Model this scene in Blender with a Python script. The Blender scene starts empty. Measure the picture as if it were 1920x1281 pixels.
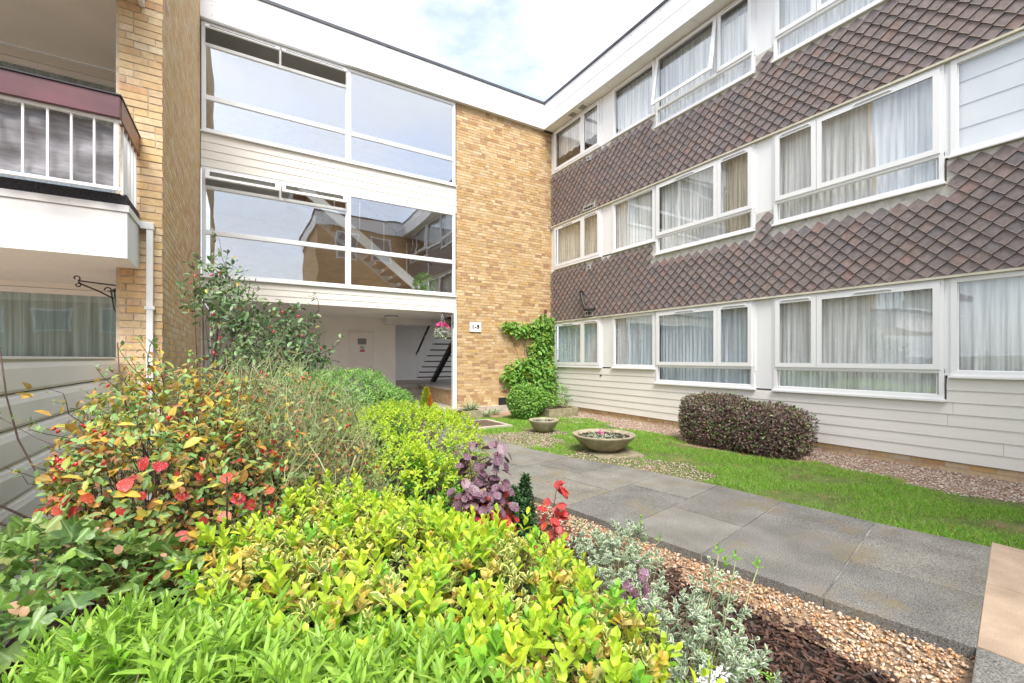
import bpy, math, random
import numpy as np
from mathutils import Matrix, Vector
random.seed(7); rng = np.random.default_rng(7)
S = bpy.context.scene; COL = S.collection

# ------------------------------------------------------------------ camera, sky, sun, exposure
cd = bpy.data.cameras.new("camera"); cam = bpy.data.objects.new("camera", cd); COL.objects.link(cam)
YAW = 0.54726; CAM = np.array([0, 0, 1.42])
cam.location = CAM; cam.rotation_euler = (math.pi/2, 0, -YAW)
cd.sensor_width = 36; cd.lens = 15.54; cd.shift_y = 0.0162; cd.clip_start = 0.05; cd.clip_end = 2000
S.camera = cam
SUN_EL, SUN_AZ = math.radians(55), math.radians(200)      # azimuth clockwise from +Y
w = bpy.data.worlds.new("World"); S.world = w; w.use_nodes = True
nt = w.node_tree; nt.nodes.clear(); N = nt.nodes.new; L = nt.links.new
sky = N('ShaderNodeTexSky'); sky.sky_type = 'NISHITA'; sky.sun_disc = False
sky.sun_elevation = SUN_EL; sky.sun_rotation = SUN_AZ; sky.air_density = 1.0; sky.dust_density = 2.6; sky.ozone_density = 1.2
tc = N('ShaderNodeTexCoord'); mp = N('ShaderNodeMapping'); mp.inputs['Scale'].default_value = (1, 1, 2.2); mp.inputs['Location'].default_value = (3.1, 1.4, .6)
n1 = N('ShaderNodeTexNoise'); n1.inputs['Scale'].default_value = 2.6; n1.inputs['Detail'].default_value = 9; n1.inputs['Roughness'].default_value = .58
cr = N('ShaderNodeValToRGB'); cr.color_ramp.elements[0].position = .38; cr.color_ramp.elements[1].position = .62
cr.color_ramp.elements[0].color = (.3, .3, .3, 1); cr.color_ramp.elements[1].color = (.97, .97, .97, 1)
mx = N('ShaderNodeMixRGB'); mx.inputs[2].default_value = (5.0, 5.2, 5.5, 1)
bg = N('ShaderNodeBackground'); bg.inputs[1].default_value = 0.086; ow = N('ShaderNodeOutputWorld')
L(tc.outputs['Generated'], mp.inputs[0]); L(mp.outputs[0], n1.inputs[0]); L(n1.outputs[0], cr.inputs[0]); L(cr.outputs[0], mx.inputs[0])
L(sky.outputs[0], mx.inputs[1]); L(mx.outputs[0], bg.inputs[0]); L(bg.outputs[0], ow.inputs[0])
sd = bpy.data.lights.new("sun", 'SUN'); sd.energy = 1.5; sd.angle = math.radians(32); sd.color = (1, .96, .9)
so = bpy.data.objects.new("sun", sd); COL.objects.link(so)
sdir = Vector((math.sin(SUN_AZ)*math.cos(SUN_EL), math.cos(SUN_AZ)*math.cos(SUN_EL), math.sin(SUN_EL)))
so.rotation_euler = sdir.to_track_quat('Z', 'Y').to_euler(); so.location = (0, 0, 30)
S.view_settings.view_transform = 'Standard'; S.view_settings.look = 'None'; S.view_settings.gamma = 1
S.view_settings.exposure = 2.0; S.view_settings.use_curve_mapping = False
S.render.engine = 'CYCLES'; S.cycles.max_bounces = 8; S.cycles.transparent_max_bounces = 16

# ------------------------------------------------------------------ helpers
FW = np.array([math.sin(YAW), math.cos(YAW), 0])
def tagp(o, **k):
    for a, b in k.items():
        if b is not None: o[a] = b
    return o
def link(o, parent=None):
    COL.objects.link(o)
    if parent is not None:
        o.parent = parent
        if parent.type == 'EMPTY': o.matrix_parent_inverse = Matrix.Translation(-Vector(parent.location))
    return o
def thing(name, label, cat, loc, group=None):
    o = bpy.data.objects.new(name, None); o.location = loc; o.empty_display_size = .1; COL.objects.link(o)
    return tagp(o, label=label, category=cat, group=group)
def mesh_np(name, V, F, mat, uv=None, rnd=None, smooth=False, idx=None):
    V = np.asarray(V, np.float32); F = np.asarray(F, np.int32); me = bpy.data.meshes.new(name)
    k = F.shape[1]; m = len(F)
    me.vertices.add(len(V)); me.vertices.foreach_set('co', V.ravel())
    me.loops.add(m*k); me.loops.foreach_set('vertex_index', F.ravel())
    me.polygons.add(m); me.polygons.foreach_set('loop_start', np.arange(0, m*k, k, dtype=np.int32))
    me.polygons.foreach_set('use_smooth', np.full(m, bool(smooth)))
    if uv is not None:
        l = me.uv_layers.new(name='UVMap'); l.data.foreach_set('uv', np.asarray(uv, np.float32)[F.ravel()].ravel())
    if rnd is not None:
        a = me.attributes.new('rnd', 'FLOAT', 'POINT'); a.data.foreach_set('value', np.asarray(rnd, np.float32))
    me.update(calc_edges=True)
    for m_ in (mat if isinstance(mat, tuple) else (mat,)): me.materials.append(m_)
    if idx is not None: me.polygons.foreach_set('material_index', np.asarray(idx, np.int32))
    return me
def obj(name, me, parent=None, **k):
    return tagp(link(bpy.data.objects.new(name, me), parent), **k)
class MB:
    """collects boxes, bars and tubes in world coordinates"""
    def __init__(s): s.V = []; s.F = []; s.n = 0
    def add(s, V, F):
        s.F += [tuple(i+s.n for i in f) for f in F]; s.V += [tuple(v) for v in V]; s.n += len(V); return s
    def box(s, x0, x1, y0, y1, z0, z1):
        return s.add([(x0,y0,z0),(x1,y0,z0),(x1,y1,z0),(x0,y1,z0),(x0,y0,z1),(x1,y0,z1),(x1,y1,z1),(x0,y1,z1)],
                     [(0,3,2,1),(4,5,6,7),(0,1,5,4),(1,2,6,5),(2,3,7,6),(3,0,4,7)])
    def bar(s, a, b, wd, ht, up=(0,0,1)):
        a = Vector(a); b = Vector(b); d = (b-a).normalized(); u = Vector(up)
        x = d.cross(u).normalized()*wd/2; z = x.cross(d).normalized()*ht/2
        V = [a-x-z, a+x-z, a+x+z, a-x+z, b-x-z, b+x-z, b+x+z, b-x+z]
        return s.add(V, [(0,3,2,1),(4,5,6,7),(0,1,5,4),(1,2,6,5),(2,3,7,6),(3,0,4,7)][0:0] + [(0,1,2,3),(7,6,5,4),(0,4,5,1),(1,5,6,2),(2,6,7,3),(3,7,4,0)])
    def tube(s, pts, r, k=6, r1=None):
        pts = [Vector(p) for p in pts]; n = len(pts); V = []; F = []
        for i, p in enumerate(pts):
            d = (pts[min(i+1, n-1)]-pts[max(i-1, 0)]); d = d.normalized() if d.length > 0 else Vector((0,0,1))
            x = d.orthogonal().normalized() if i == 0 else (x - d*x.dot(d)).normalized(); y = d.cross(x)
            rr = r if r1 is None else r+(r1-r)*i/(n-1)
            for j in range(k):
                a = 2*math.pi*j/k; V.append(p+(x*math.cos(a)+y*math.sin(a))*rr)
        for i in range(n-1):
            for j in range(k): F.append((i*k+j, i*k+(j+1) % k, (i+1)*k+(j+1) % k, (i+1)*k+j))
        F.append(tuple(range(k))[::-1]); F.append(tuple(range((n-1)*k, n*k)))
        return s.add(V, F)
    def lathe(s, c, prof, k=40):
        V = []; F = []; n = len(prof)
        for r, z in prof:
            for j in range(k):
                a = 2*math.pi*j/k; V.append((c[0]+r*math.cos(a), c[1]+r*math.sin(a), c[2]+z))
        for i in range(n-1):
            for j in range(k): F.append((i*k+j, i*k+(j+1) % k, (i+1)*k+(j+1) % k, (i+1)*k+j))
        return s.add(V, F)
    def build(s, name, mat, parent=None, smooth=False, bevel=0, **k):
        me = bpy.data.meshes.new(name); me.from_pydata([tuple(v) for v in s.V], [], s.F); me.materials.append(mat)
        if smooth: me.polygons.foreach_set('use_smooth', [True]*len(me.polygons))
        o = obj(name, me, parent, **k)
        if bevel:
            b = o.modifiers.new('bevel', 'BEVEL'); b.width = bevel; b.segments = 2; b.limit_method = 'ANGLE'
        return o
def box(name, mat, parent, x0, x1, y0, y1, z0, z1, bevel=0, **k):
    return MB().box(x0, x1, y0, y1, z0, z1).build(name, mat, parent, bevel=bevel, **k)

# ------------------------------------------------------------------ materials
def newmat(name):
    m = bpy.data.materials.new(name); m.use_nodes = True; t = m.node_tree
    return m, t, t.nodes['Principled BSDF'], t.nodes['Material Output']
def rgba(c): return (c[0], c[1], c[2], 1)
def ramp(t, cols, constant=False, pos=None):
    r = t.nodes.new('ShaderNodeValToRGB'); e = r.color_ramp.elements; n = len(cols)
    if constant: r.color_ramp.interpolation = 'CONSTANT'
    while len(e) < n: e.new(.5)
    for i, c in enumerate(cols):
        e[i].position = pos[i] if pos else (i/n if constant else i/max(1, n-1)); 
    for i, c in enumerate(cols): e[i].color = rgba(c)
    return r
def randval(t):
    a = t.nodes.new('ShaderNodeAttribute'); a.attribute_name = 'rnd'
    o = t.nodes.new('ShaderNodeObjectInfo'); s = t.nodes.new('ShaderNodeMath'); s.operation = 'ADD'
    f = t.nodes.new('ShaderNodeMath'); f.operation = 'FRACT'
    t.links.new(a.outputs['Fac'], s.inputs[0]); t.links.new(o.outputs['Random'], s.inputs[1]); t.links.new(s.outputs[0], f.inputs[0])
    return f.outputs[0]
def noise(t, scale, detail=4, rough=.55, vec=None, stretch=None):
    g = t.nodes.new('ShaderNodeNewGeometry'); n = t.nodes.new('ShaderNodeTexNoise')
    n.inputs['Scale'].default_value = scale; n.inputs['Detail'].default_value = detail; n.inputs['Roughness'].default_value = rough
    v = g.outputs['Position']
    if stretch:
        mp = t.nodes.new('ShaderNodeMapping'); mp.inputs['Scale'].default_value = stretch; t.links.new(v, mp.inputs[0]); v = mp.outputs[0]
    t.links.new(v, n.inputs['Vector']); return n.outputs[0]
def mixc(t, fac, a, b, mode='MIX'):
    m = t.nodes.new('ShaderNodeMixRGB'); m.blend_type = mode
    for i, v in ((0, fac), (1, a), (2, b)):
        if hasattr(v, 'is_linked') or isinstance(v, bpy.types.NodeSocket): t.links.new(v, m.inputs[i])
        elif isinstance(v, (int, float)): m.inputs[i].default_value = v
        else: m.inputs[i].default_value = rgba(v)
    return m.outputs[0]
def rmap(t, sock, a, b, c=0, d=1):
    m = t.nodes.new('ShaderNodeMapRange'); m.inputs[1].default_value = a; m.inputs[2].default_value = b
    m.inputs[3].default_value = c; m.inputs[4].default_value = d; t.links.new(sock, m.inputs[0]); return m.outputs[0]
def bump(t, P, sock, strength, dist=.01):
    b = t.nodes.new('ShaderNodeBump'); b.inputs['Strength'].default_value = strength; b.inputs['Distance'].default_value = dist
    t.links.new(sock, b.inputs['Height']); t.links.new(b.outputs[0], P.inputs['Normal'])
def mat(name, cols, rough=.6, var=(8, .25), grain=None, bmp=None, stain=None, spec=.5, stretch=None, constant=False):
    """cols: one colour or a list picked per piece; var = blotches (scale, depth); grain = fine speckle; stain = (scale, colour, from, to)"""
    m, t, P, O = newmat(name)
    if isinstance(cols[0], (int, float)): cols = [cols]
    if len(cols) > 1:
        r = ramp(t, cols, constant); t.links.new(randval(t), r.inputs[0]); c = r.outputs[0]
    else: c = cols[0]
    if var:
        n = noise(t, var[0], stretch=stretch); v = rmap(t, n, .3, .7, 1-var[1], 1+var[1]); c = mixc(t, 1., c, v, 'MULTIPLY')
    if grain:
        n = noise(t, grain[0], 2, .7); v = rmap(t, n, .3, .7, 1-grain[1], 1+grain[1]); c = mixc(t, 1., c, v, 'MULTIPLY')
    if stain:
        n = noise(t, stain[0], 6, .65, stretch=stretch); c = mixc(t, rmap(t, n, stain[2], stain[3]), c, stain[1])
    if isinstance(c, bpy.types.NodeSocket): t.links.new(c, P.inputs['Base Color'])
    else: P.inputs['Base Color'].default_value = rgba(c)
    P.inputs['Roughness'].default_value = rough; P.inputs['Specular IOR Level'].default_value = spec
    if bmp: bump(t, P, noise(t, bmp[0], 5, .6, stretch=stretch), bmp[1], bmp[2] if len(bmp) > 2 else .01)
    return m
def leafmat(name, cols, margin=None, thr=.62, rib=None, trans=.35, rough=.42, blotch=None, speck=0, constant=False):
    m, t, P, O = newmat(name)
    r = ramp(t, cols, constant); t.links.new(randval(t), r.inputs[0]); c = r.outputs[0]
    c = mixc(t, 1., c, rmap(t, noise(t, 45, 3), .3, .7, .78, 1.2), 'MULTIPLY')
    if blotch: c = mixc(t, rmap(t, noise(t, blotch[0], 3), blotch[2], blotch[2]+.08), c, blotch[1])
    uv = t.nodes.new('ShaderNodeTexCoord'); sx = t.nodes.new('ShaderNodeSeparateXYZ'); t.links.new(uv.outputs['UV'], sx.inputs[0])
    a = t.nodes.new('ShaderNodeMath'); a.operation = 'SUBTRACT'; a.inputs[1].default_value = .5; t.links.new(sx.outputs[0], a.inputs[0])
    b = t.nodes.new('ShaderNodeMath'); b.operation = 'ABSOLUTE'; t.links.new(a.outputs[0], b.inputs[0])
    d = t.nodes.new('ShaderNodeMath'); d.operation = 'MULTIPLY'; d.inputs[1].default_value = 2; t.links.new(b.outputs[0], d.inputs[0])
    if margin:
        jit = t.nodes.new('ShaderNodeMath'); jit.operation = 'ADD'; t.links.new(d.outputs[0], jit.inputs[0])
        t.links.new(rmap(t, noise(t, 90, 2), .3, .7, -.25, .25), jit.inputs[1])
        c = mixc(t, rmap(t, jit.outputs[0], thr, thr+.08), c, margin)
    if rib: c = mixc(t, rmap(t, d.outputs[0], .1, .02), c, rib)
    if speck: c = mixc(t, rmap(t, noise(t, 260, 1), .62, .7, 0, speck), c, (.75, .78, .85))
    t.links.new(c, P.inputs['Base Color']); P.inputs['Roughness'].default_value = rough; bump(t, P, noise(t, 110, 3), .35, .004)
    tr = t.nodes.new('ShaderNodeBsdfTranslucent'); t.links.new(c, tr.inputs['Color'])
    ms = t.nodes.new('ShaderNodeMixShader'); ms.inputs[0].default_value = trans
    t.links.new(P.outputs[0], ms.inputs[1]); t.links.new(tr.outputs[0], ms.inputs[2]); t.links.new(ms.outputs[0], O.inputs[0])
    return m
def glass(name, base, gain, tint=(.985, .992, .99)):
    m, t, P, O = newmat(name); t.nodes.remove(P)
    tr = t.nodes.new('ShaderNodeBsdfTransparent'); tr.inputs[0].default_value = rgba(tint)
    g = t.nodes.new('ShaderNodeBsdfGlossy'); g.inputs['Roughness'].default_value = .004; g.inputs[0].default_value = (.95, .97, 1, 1)
    ge = t.nodes.new('ShaderNodeNewGeometry'); dt = t.nodes.new('ShaderNodeVectorMath'); dt.operation = 'DOT_PRODUCT'
    t.links.new(ge.outputs['Incoming'], dt.inputs[0]); t.links.new(ge.outputs['Normal'], dt.inputs[1])
    ab = t.nodes.new('ShaderNodeMath'); ab.operation = 'ABSOLUTE'; t.links.new(dt.outputs['Value'], ab.inputs[0])
    iv = t.nodes.new('ShaderNodeMath'); iv.operation = 'SUBTRACT'; iv.inputs[0].default_value = 1; t.links.new(ab.outputs[0], iv.inputs[1])
    fr = t.nodes.new('ShaderNodeMath'); fr.operation = 'POWER'; fr.inputs[1].default_value = 5; t.links.new(iv.outputs[0], fr.inputs[0])
    b = t.nodes.new('ShaderNodeBump'); b.inputs['Strength'].default_value = .02; b.inputs['Distance'].default_value = .2
    t.links.new(noise(t, 1.3, 1), b.inputs['Height']); t.links.new(b.outputs[0], g.inputs['Normal'])
    v = rmap(t, fr.outputs[0], 0, 1, base, base+gain); ms = t.nodes.new('ShaderNodeMixShader')
    t.links.new(v, ms.inputs[0]); t.links.new(tr.outputs[0], ms.inputs[1]); t.links.new(g.outputs[0], ms.inputs[2]); t.links.new(ms.outputs[0], O.inputs[0])
    return m
def sheer(name, col, opac, trans=.08):
    m, t, P, O = newmat(name); P.inputs['Roughness'].default_value = .9; P.inputs['Specular IOR Level'].default_value = 0
    c = mixc(t, 1., col, rmap(t, noise(t, 24, 4, stretch=(1, 1, .03)), .36, .60, .66, 1.06), 'MULTIPLY')  # vertical streaks in the colour stand in for shade between the folds
    t.links.new(c, P.inputs['Base Color'])
    tl = t.nodes.new('ShaderNodeBsdfTranslucent'); t.links.new(c, tl.inputs[0]); a = t.nodes.new('ShaderNodeMixShader'); a.inputs[0].default_value = trans
    t.links.new(P.outputs[0], a.inputs[1]); t.links.new(tl.outputs[0], a.inputs[2])
    tr = t.nodes.new('ShaderNodeBsdfTransparent'); b = t.nodes.new('ShaderNodeMixShader'); b.inputs[0].default_value = opac
    t.links.new(tr.outputs[0], b.inputs[1]); t.links.new(a.outputs[0], b.inputs[2]); t.links.new(b.outputs[0], O.inputs[0])
    return m

BR = [(.60,.42,.22),(.66,.50,.31),(.57,.38,.18),(.70,.57,.39),(.63,.45,.24),(.56,.34,.19),(.68,.54,.36),(.62,.43,.22),(.54,.34,.22),(.66,.49,.30),(.59,.45,.28),(.65,.43,.19),(.64,.53,.39),(.60,.42,.21),(.67,.52,.33),(.58,.37,.20)]
mt = dict(
 brick=mat('stock brick', BR, .9, (22, .13), (160, .08), (120, .3, .003), (70, (.13,.09,.06), .66, .72), .2),
 mortar=mat('mortar', (.52,.44,.34), .95, (12, .25), (150, .15), (200, .4, .003), None, .2),
 brickgold=mat('golden stock brick', [tuple(np.array(c)*[.81,.755,.665]*k) for c, k in zip(BR, (1,1.08,.92,1.12,1,.8,1.08,.96,.78,1.04,.9,1.0,1.1,.94,1.1,.86))], .9, (22, .2), (160, .1), (120, .4, .003), (60, (.16,.12,.08), .68, .74), .2),
 white=mat('white upvc', (.82,.825,.825), .32, (1.2, .03), None, None, (3, (.62,.61,.56), .64, .86), .5, (2.5, 2.5, .4)),
 whitepaint=mat('white paint', (.80,.80,.80), .5, (1.5, .04), None, None, (3, (.5,.5,.45), .60, .82), .4, (3, 3, .35)),
 fascia=mat('fascia white', (.79,.79,.80), .45, (.8, .04), (70, .02), None, (2.2, (.55,.55,.52), .60, .82), .4, (3, 3, .5)),
 soffit=mat('soffit', (.78,.775,.75), .7, (1, .06), None, None, (2.2, (.42,.38,.3), .66, .85), .3),
 cream=mat('cream boards', (.80,.765,.70), .6, (2, .04), (60, .03), (40, .12, .003), None, .3, (1, .15, 6)),
 board=mat('grey cladding', [(.76,.735,.685),(.775,.75,.70),(.75,.725,.67),(.77,.74,.69)], .62, (2, .035), (60, .025), (55, .2, .003), (1.7, (.47,.43,.37), .68, .9), .3, (1, .15, 6)),
 strip=mat('weathered lintel strip', (.60,.57,.45), .7, (6, .15), None, None, (9, (.35,.32,.22), .6, .75), .3),
 cement=mat('cement flashing', (.56,.54,.49), .95, (10, .2), (80, .12), (60, .6, .01), (14, (.25,.23,.2), .6, .72), .2),
 tile=mat('clay tile', [(.185,.15,.143),(.215,.17,.158),(.165,.142,.143),(.20,.158,.148),(.235,.165,.145),(.16,.145,.15),(.19,.15,.143),(.22,.175,.165),(.17,.142,.138),(.25,.165,.142)], .62, (14, .22), (140, .15), (90, .35, .004), (38, (.33,.25,.2), .69, .76), .4),
 tedge=mat('painted rim light tile edge', [(.36,.29,.265),(.40,.33,.30),(.31,.25,.23)], .8, (30, .3)),  # pale rim of caught light painted along the lower tile edges
 trim=mat('dark roof edge', (.055,.058,.07), .6, (5, .2)),
 dark=mat('dark room', (.07,.07,.07), .9, (1, .1)),
 room=mat('room plaster', (.42,.42,.40), .9, (1, .08)),
 metal=mat('painted iron', (.012,.012,.013), .35, None),
 steel=mat('brushed steel', (.5,.5,.5), .3, None, spec=.8),
 lobby=mat('lobby plaster', (.87,.83,.79), .8, (1.3, .05), None, (30, .05, .003), None, .3),
 door=mat('lobby door paint', (.82,.77,.74), .5, (1.5, .03)),
 lobbyceil=mat('lobby ceiling', (.78,.76,.73), .8, (1, .05)),
 conc=mat('concrete floor', (.42,.37,.32), .7, (2.5, .25), (110, .12), (80, .3, .003), (4, (.16,.14,.12), .58, .75)),
 slab=mat('paving slab', [(.17,.164,.145),(.195,.187,.162),(.15,.147,.135),(.182,.172,.145)], .85, (3, .22), (130, .75), (250, .75, .004), (2.3, (.19,.15,.085), .53, .75), .25),
 tan=mat('tan sandstone slab', [(.36,.27,.19),(.40,.30,.22)], .8, (4, .2), (140, .14), (120, .4, .003), (5, (.27,.2,.13), .6, .75), .3),
 joint=mat('pale joint mortar', (.24,.23,.21), .95, (5, .7), (150, .2)),
 soil=mat('dark soil', (.045,.032,.024), .95, (9, .4), (90, .4), (40, 1, .03), None, .2),
 lawnsoil=mat('lawn soil', (.12,.16,.045), .95, (6, .3), (120, .35), (60, 1, .02), (2.6, (.24,.16,.09), .55, .66), .2),
 gravelbed=mat('gravel bed', (.36,.25,.16), .95, (30, .35), (170, .35), (110, 1, .015), None, .2),
 pebble=mat('warm pebbles', [(.45,.23,.10),(.60,.40,.24),(.30,.15,.07),(.68,.54,.40),(.50,.29,.14),(.20,.16,.13),(.62,.42,.26),(.55,.22,.07),(.62,.48,.36),(.74,.64,.52),(.14,.11,.09),(.48,.24,.10)], .5, (40, .2), (200, .1)),
 pebble2=mat('pinkish pebbles', [(.42,.28,.21),(.55,.45,.38),(.3,.2,.15),(.65,.58,.5),(.36,.27,.22),(.5,.34,.25),(.22,.17,.15),(.6,.48,.4)], .6, (40, .2), (200, .1)),
 bark=mat('bark chips', [(.05,.022,.014),(.09,.04,.024),(.035,.02,.016),(.14,.07,.045),(.06,.03,.02),(.025,.018,.016)], .6, (30, .3)),
 bowl=mat('weathered concrete bowl', (.33,.285,.20), .85, (7, .25), (100, .14), (60, .4, .004), (6, (.17,.15,.085), .55, .72), .3),
 trough=mat('mossy stone', (.27,.235,.15), .9, (8, .3), (90, .2), (50, .6, .006), (5, (.12,.13,.05), .52, .7), .3),
 cover=mat('rusty manhole cover', (.09,.065,.04), .8, (15, .4), (80, .25), (90, .5, .004), (6, (.16,.11,.05), .55, .7)),
 carpet=mat('dark bitumen edge', (.055,.055,.065), .98, (60, .5), (300, .45), (250, 1, .01)),
 rail=mat('plum painted rail', (.10,.028,.036), .38, (5, .3), None, (40, .15, .003), None, .5, (.6, 1, 1)),
 railend=mat('varnished rail end', (.25,.10,.05), .4, (5, .3)),
 baluster=mat('white baluster', (.76,.77,.76), .4, (9, .05), None, None, (30, (.4,.3,.2), .72, .8)),
 cloth=mat('grey shade cloth', (.23,.225,.24), .85, (9, .2), (240, .12), None, None, .2, (1, 1, 5)),
 fence=mat('white shiplap fence', (.87,.86,.84), .3, (1.6, .04), None, None, (3.2, (.40,.35,.27), .64, .85), .5),
 tread=mat('dark stair tread', (.075,.055,.045), .6, (6, .2)),
 wood=mat('timber stair tread', (.36,.2,.1), .5, (3, .2), None, None, None, .4, (1, 8, 8)),
 paver=mat('dark planter', (.03,.022,.02), .5, (9, .2)),
 bag=mat('pipe black', (.02,.02,.022), .45, (20, .2)),
 zinc=mat('grey vent', (.42,.42,.41), .6, (20, .15)),
 red=mat('sign red', (.55,.03,.05), .5, None), black=mat('sign black', (.015,.015,.015), .5, None),
 plate=mat('sign grey plate', (.22,.22,.22), .4, (60, .15)), signw=mat('sign white', (.82,.82,.82), .4, None),
 stem=mat('woody stem', [(.07,.04,.028),(.10,.06,.04),(.055,.035,.03)], .8, (60, .3)),
 twig=mat('green twig', [(.28,.32,.14),(.22,.25,.11),(.32,.27,.17),(.18,.12,.08),(.34,.38,.18)], .6, (60, .25)),
 redstem=mat('red brown stem', [(.15,.045,.03),(.1,.05,.035)], .5, (40, .3)),
 hip=mat('rose hip', [(.45,.01,.018),(.42,.01,.02),(.6,.03,.02)], .22, None, spec=.6),
 glassA=glass('stair glass', .30, .7), glassA1=glass('lower stair glass', .20, .8), glassB=glass('flat glass', .09, .85),
 lampglass=glass('lantern glass', .2, .8, (.75,.82,.75)), opal=mat('opal lamp cover', (.7,.7,.68), .4, None),
 pink=mat('pink petals', [(.75,.08,.3),(.8,.2,.45),(.6,.05,.25)], .5, None), yellowf=mat('yellow petals', [(.8,.5,.03),(.75,.6,.1)], .5, None),
 whitef=mat('white petals', (.8,.8,.82), .5, None), wall2=None)

def facemat():
    m, t, P, O = newmat('distant brickwork'); tcn = t.nodes.new('ShaderNodeNewGeometry'); mp = t.nodes.new('ShaderNodeMapping')
    mp.inputs['Rotation'].default_value = (math.pi/2, 0, 0); b = t.nodes.new('ShaderNodeTexBrick'); b.inputs['Scale'].default_value = 1
    b.inputs['Brick Width'].default_value = .225; b.inputs['Row Height'].default_value = .0725; b.inputs['Mortar Size'].default_value = .008
    b.inputs['Color1'].default_value = (.5,.32,.15,1); b.inputs['Color2'].default_value = (.42,.24,.11,1); b.inputs['Mortar'].default_value = (.4,.33,.24,1)
    t.links.new(tcn.outputs['Position'], mp.inputs[0]); t.links.new(mp.outputs[0], b.inputs[0]); t.links.new(b.outputs[0], P.inputs['Base Color']); P.inputs['Roughness'].default_value = .9
    return m
mt['wall2'] = facemat()

# ------------------------------------------------------------------ pieces: bricks
UB = np.array([(0,0,0),(1,0,0),(1,1,0),(0,1,0),(0,0,1),(1,0,1),(1,1,1),(0,1,1)], float)
UBF = np.array([(0,3,2,1),(4,5,6,7),(0,1,5,4),(1,2,6,5),(2,3,7,6),(3,0,4,7)])
UNIT = {}
def unit_mesh(key, m):
    k = (key, m.name)
    if k not in UNIT: UNIT[k] = mesh_np(key, UB, UBF, m)
    return UNIT[k]
def brickwall(parent, o, u, n, width, z0, z1, indiv, name='brick', m='brick', dep=.03, course=.0725, head=.35, holes=(), jt=.003):
    """o: start corner on the outer face plane, u: direction along, n: outward normal; bricks stand 6 mm proud of the mortar"""
    o = np.array(o, float); u = np.array(u, float); n = np.array(n, float); L_ = []
    nz = int(round((z1-z0)/course))
    for i in range(nz):
        z = z0+i*course; p = -random.choice([.0, .0565, .1125, .17])
        while p < width:
            l = .1025 if random.random() < head else .215
            a, b = max(p, 0), min(p+l, width); p += l+.01
            if b-a < .025: continue
            if any(h0 < (a+b)/2 < h1 and g0 < z < g1 for h0, h1, g0, g1 in holes): continue
            L_.append((a, b, z+random.uniform(-.002, .002)*jt/.003, random.uniform(-jt, jt), 0))
    A = np.array(L_); c = o+u*((A[:, 0]+A[:, 1])/2)[:, None]; c[:, 2] = A[:, 2]
    d = np.linalg.norm(c-CAM, axis=1); order = np.argsort(d)
    me = unit_mesh('brick', mt[m])
    def mtx(r):
        a, b, z, q, tz = r; T = o+u*a; 
        return T, u*(b-a), -n*dep, np.array([0, 0, course-.011])
    for i in order[:indiv]:
        T, X, Y, Z = mtx(A[i]); T = T+n*A[i][3]; T[2] = A[i][2]
        ob = bpy.data.objects.new(name, me); link(ob, parent)
        ob.matrix_basis = Matrix(((X[0],Y[0],Z[0],T[0]),(X[1],Y[1],Z[1],T[1]),(X[2]+A[i][4]*0,Y[2],Z[2],T[2]),(0,0,0,1)))
        if parent.type != 'EMPTY': pass
    R_ = A[order[indiv:]]
    if len(R_):
        X = u[None]*(R_[:, 1]-R_[:, 0])[:, None]; T = o+u*R_[:, 0][:, None]+n*R_[:, 3][:, None]; T[:, 2] = R_[:, 2]
        V = T[:, None]+UB[None, :, :1]*X[:, None]+UB[None, :, 1:2]*(-n*dep)+UB[None, :, 2:]*np.array([0, 0, course-.011])
        F = (UBF[None]+np.arange(len(R_))[:, None, None]*8).reshape(-1, 4)
        obj('brickwork', mesh_np('brickwork', V.reshape(-1, 3), F, mt[m], rnd=np.repeat(rng.random(len(R_)), 8)), parent, kind='stuff')

# ------------------------------------------------------------------ windows
# face frames: A wall faces -Y, B wall faces -X.  P(u, w, z): u along, w outward, z up
class Face:
    def __init__(s, axis, pos, sgn=-1): s.a, s.p, s.s = axis, pos, sgn
    def pt(s, u, w, z): return (u, s.p+s.s*w, z) if s.a == 'Y' else (s.p+s.s*w, u, z)
    def box(s, mb, u0, u1, w0, w1, z0, z1, hinge=None):
        V = [s.pt(u, w, z) for z in (z0, z1) for u, w in ((u0, w0), (u1, w0), (u1, w1), (u0, w1))]
        if hinge:                                    # (w, z, angle): swings outward about a horizontal top edge
            hw, hz, an = hinge; V = []
            for z in (z0, z1):
                for u, w_ in ((u0, w0), (u1, w0), (u1, w1), (u0, w1)):
                    dw, dz = w_-hw, z-hz; c_, s_ = math.cos(an), math.sin(an)
                    V.append(s.pt(u, hw+dw*c_-dz*s_, hz+dw*s_+dz*c_))
        mb.add(V, [(0,3,2,1),(4,5,6,7),(0,1,5,4),(1,2,6,5),(2,3,7,6),(3,0,4,7)])
FA = Face('Y', 10.28); FB = Face('X', 7.6)
def rect(face, mb, u0, u1, z0, z1, fw, w0, w1, hinge=None, fb=None):
    fb = fb or fw
    face.box(mb, u0, u1, w0, w1, z0, z0+fb, hinge); face.box(mb, u0, u1, w0, w1, z1-fw, z1, hinge)
    face.box(mb, u0, u0+fw, w0, w1, z0+fb, z1-fw, hinge); face.box(mb, u1-fw, u1, w0, w1, z0+fb, z1-fw, hinge)
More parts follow.
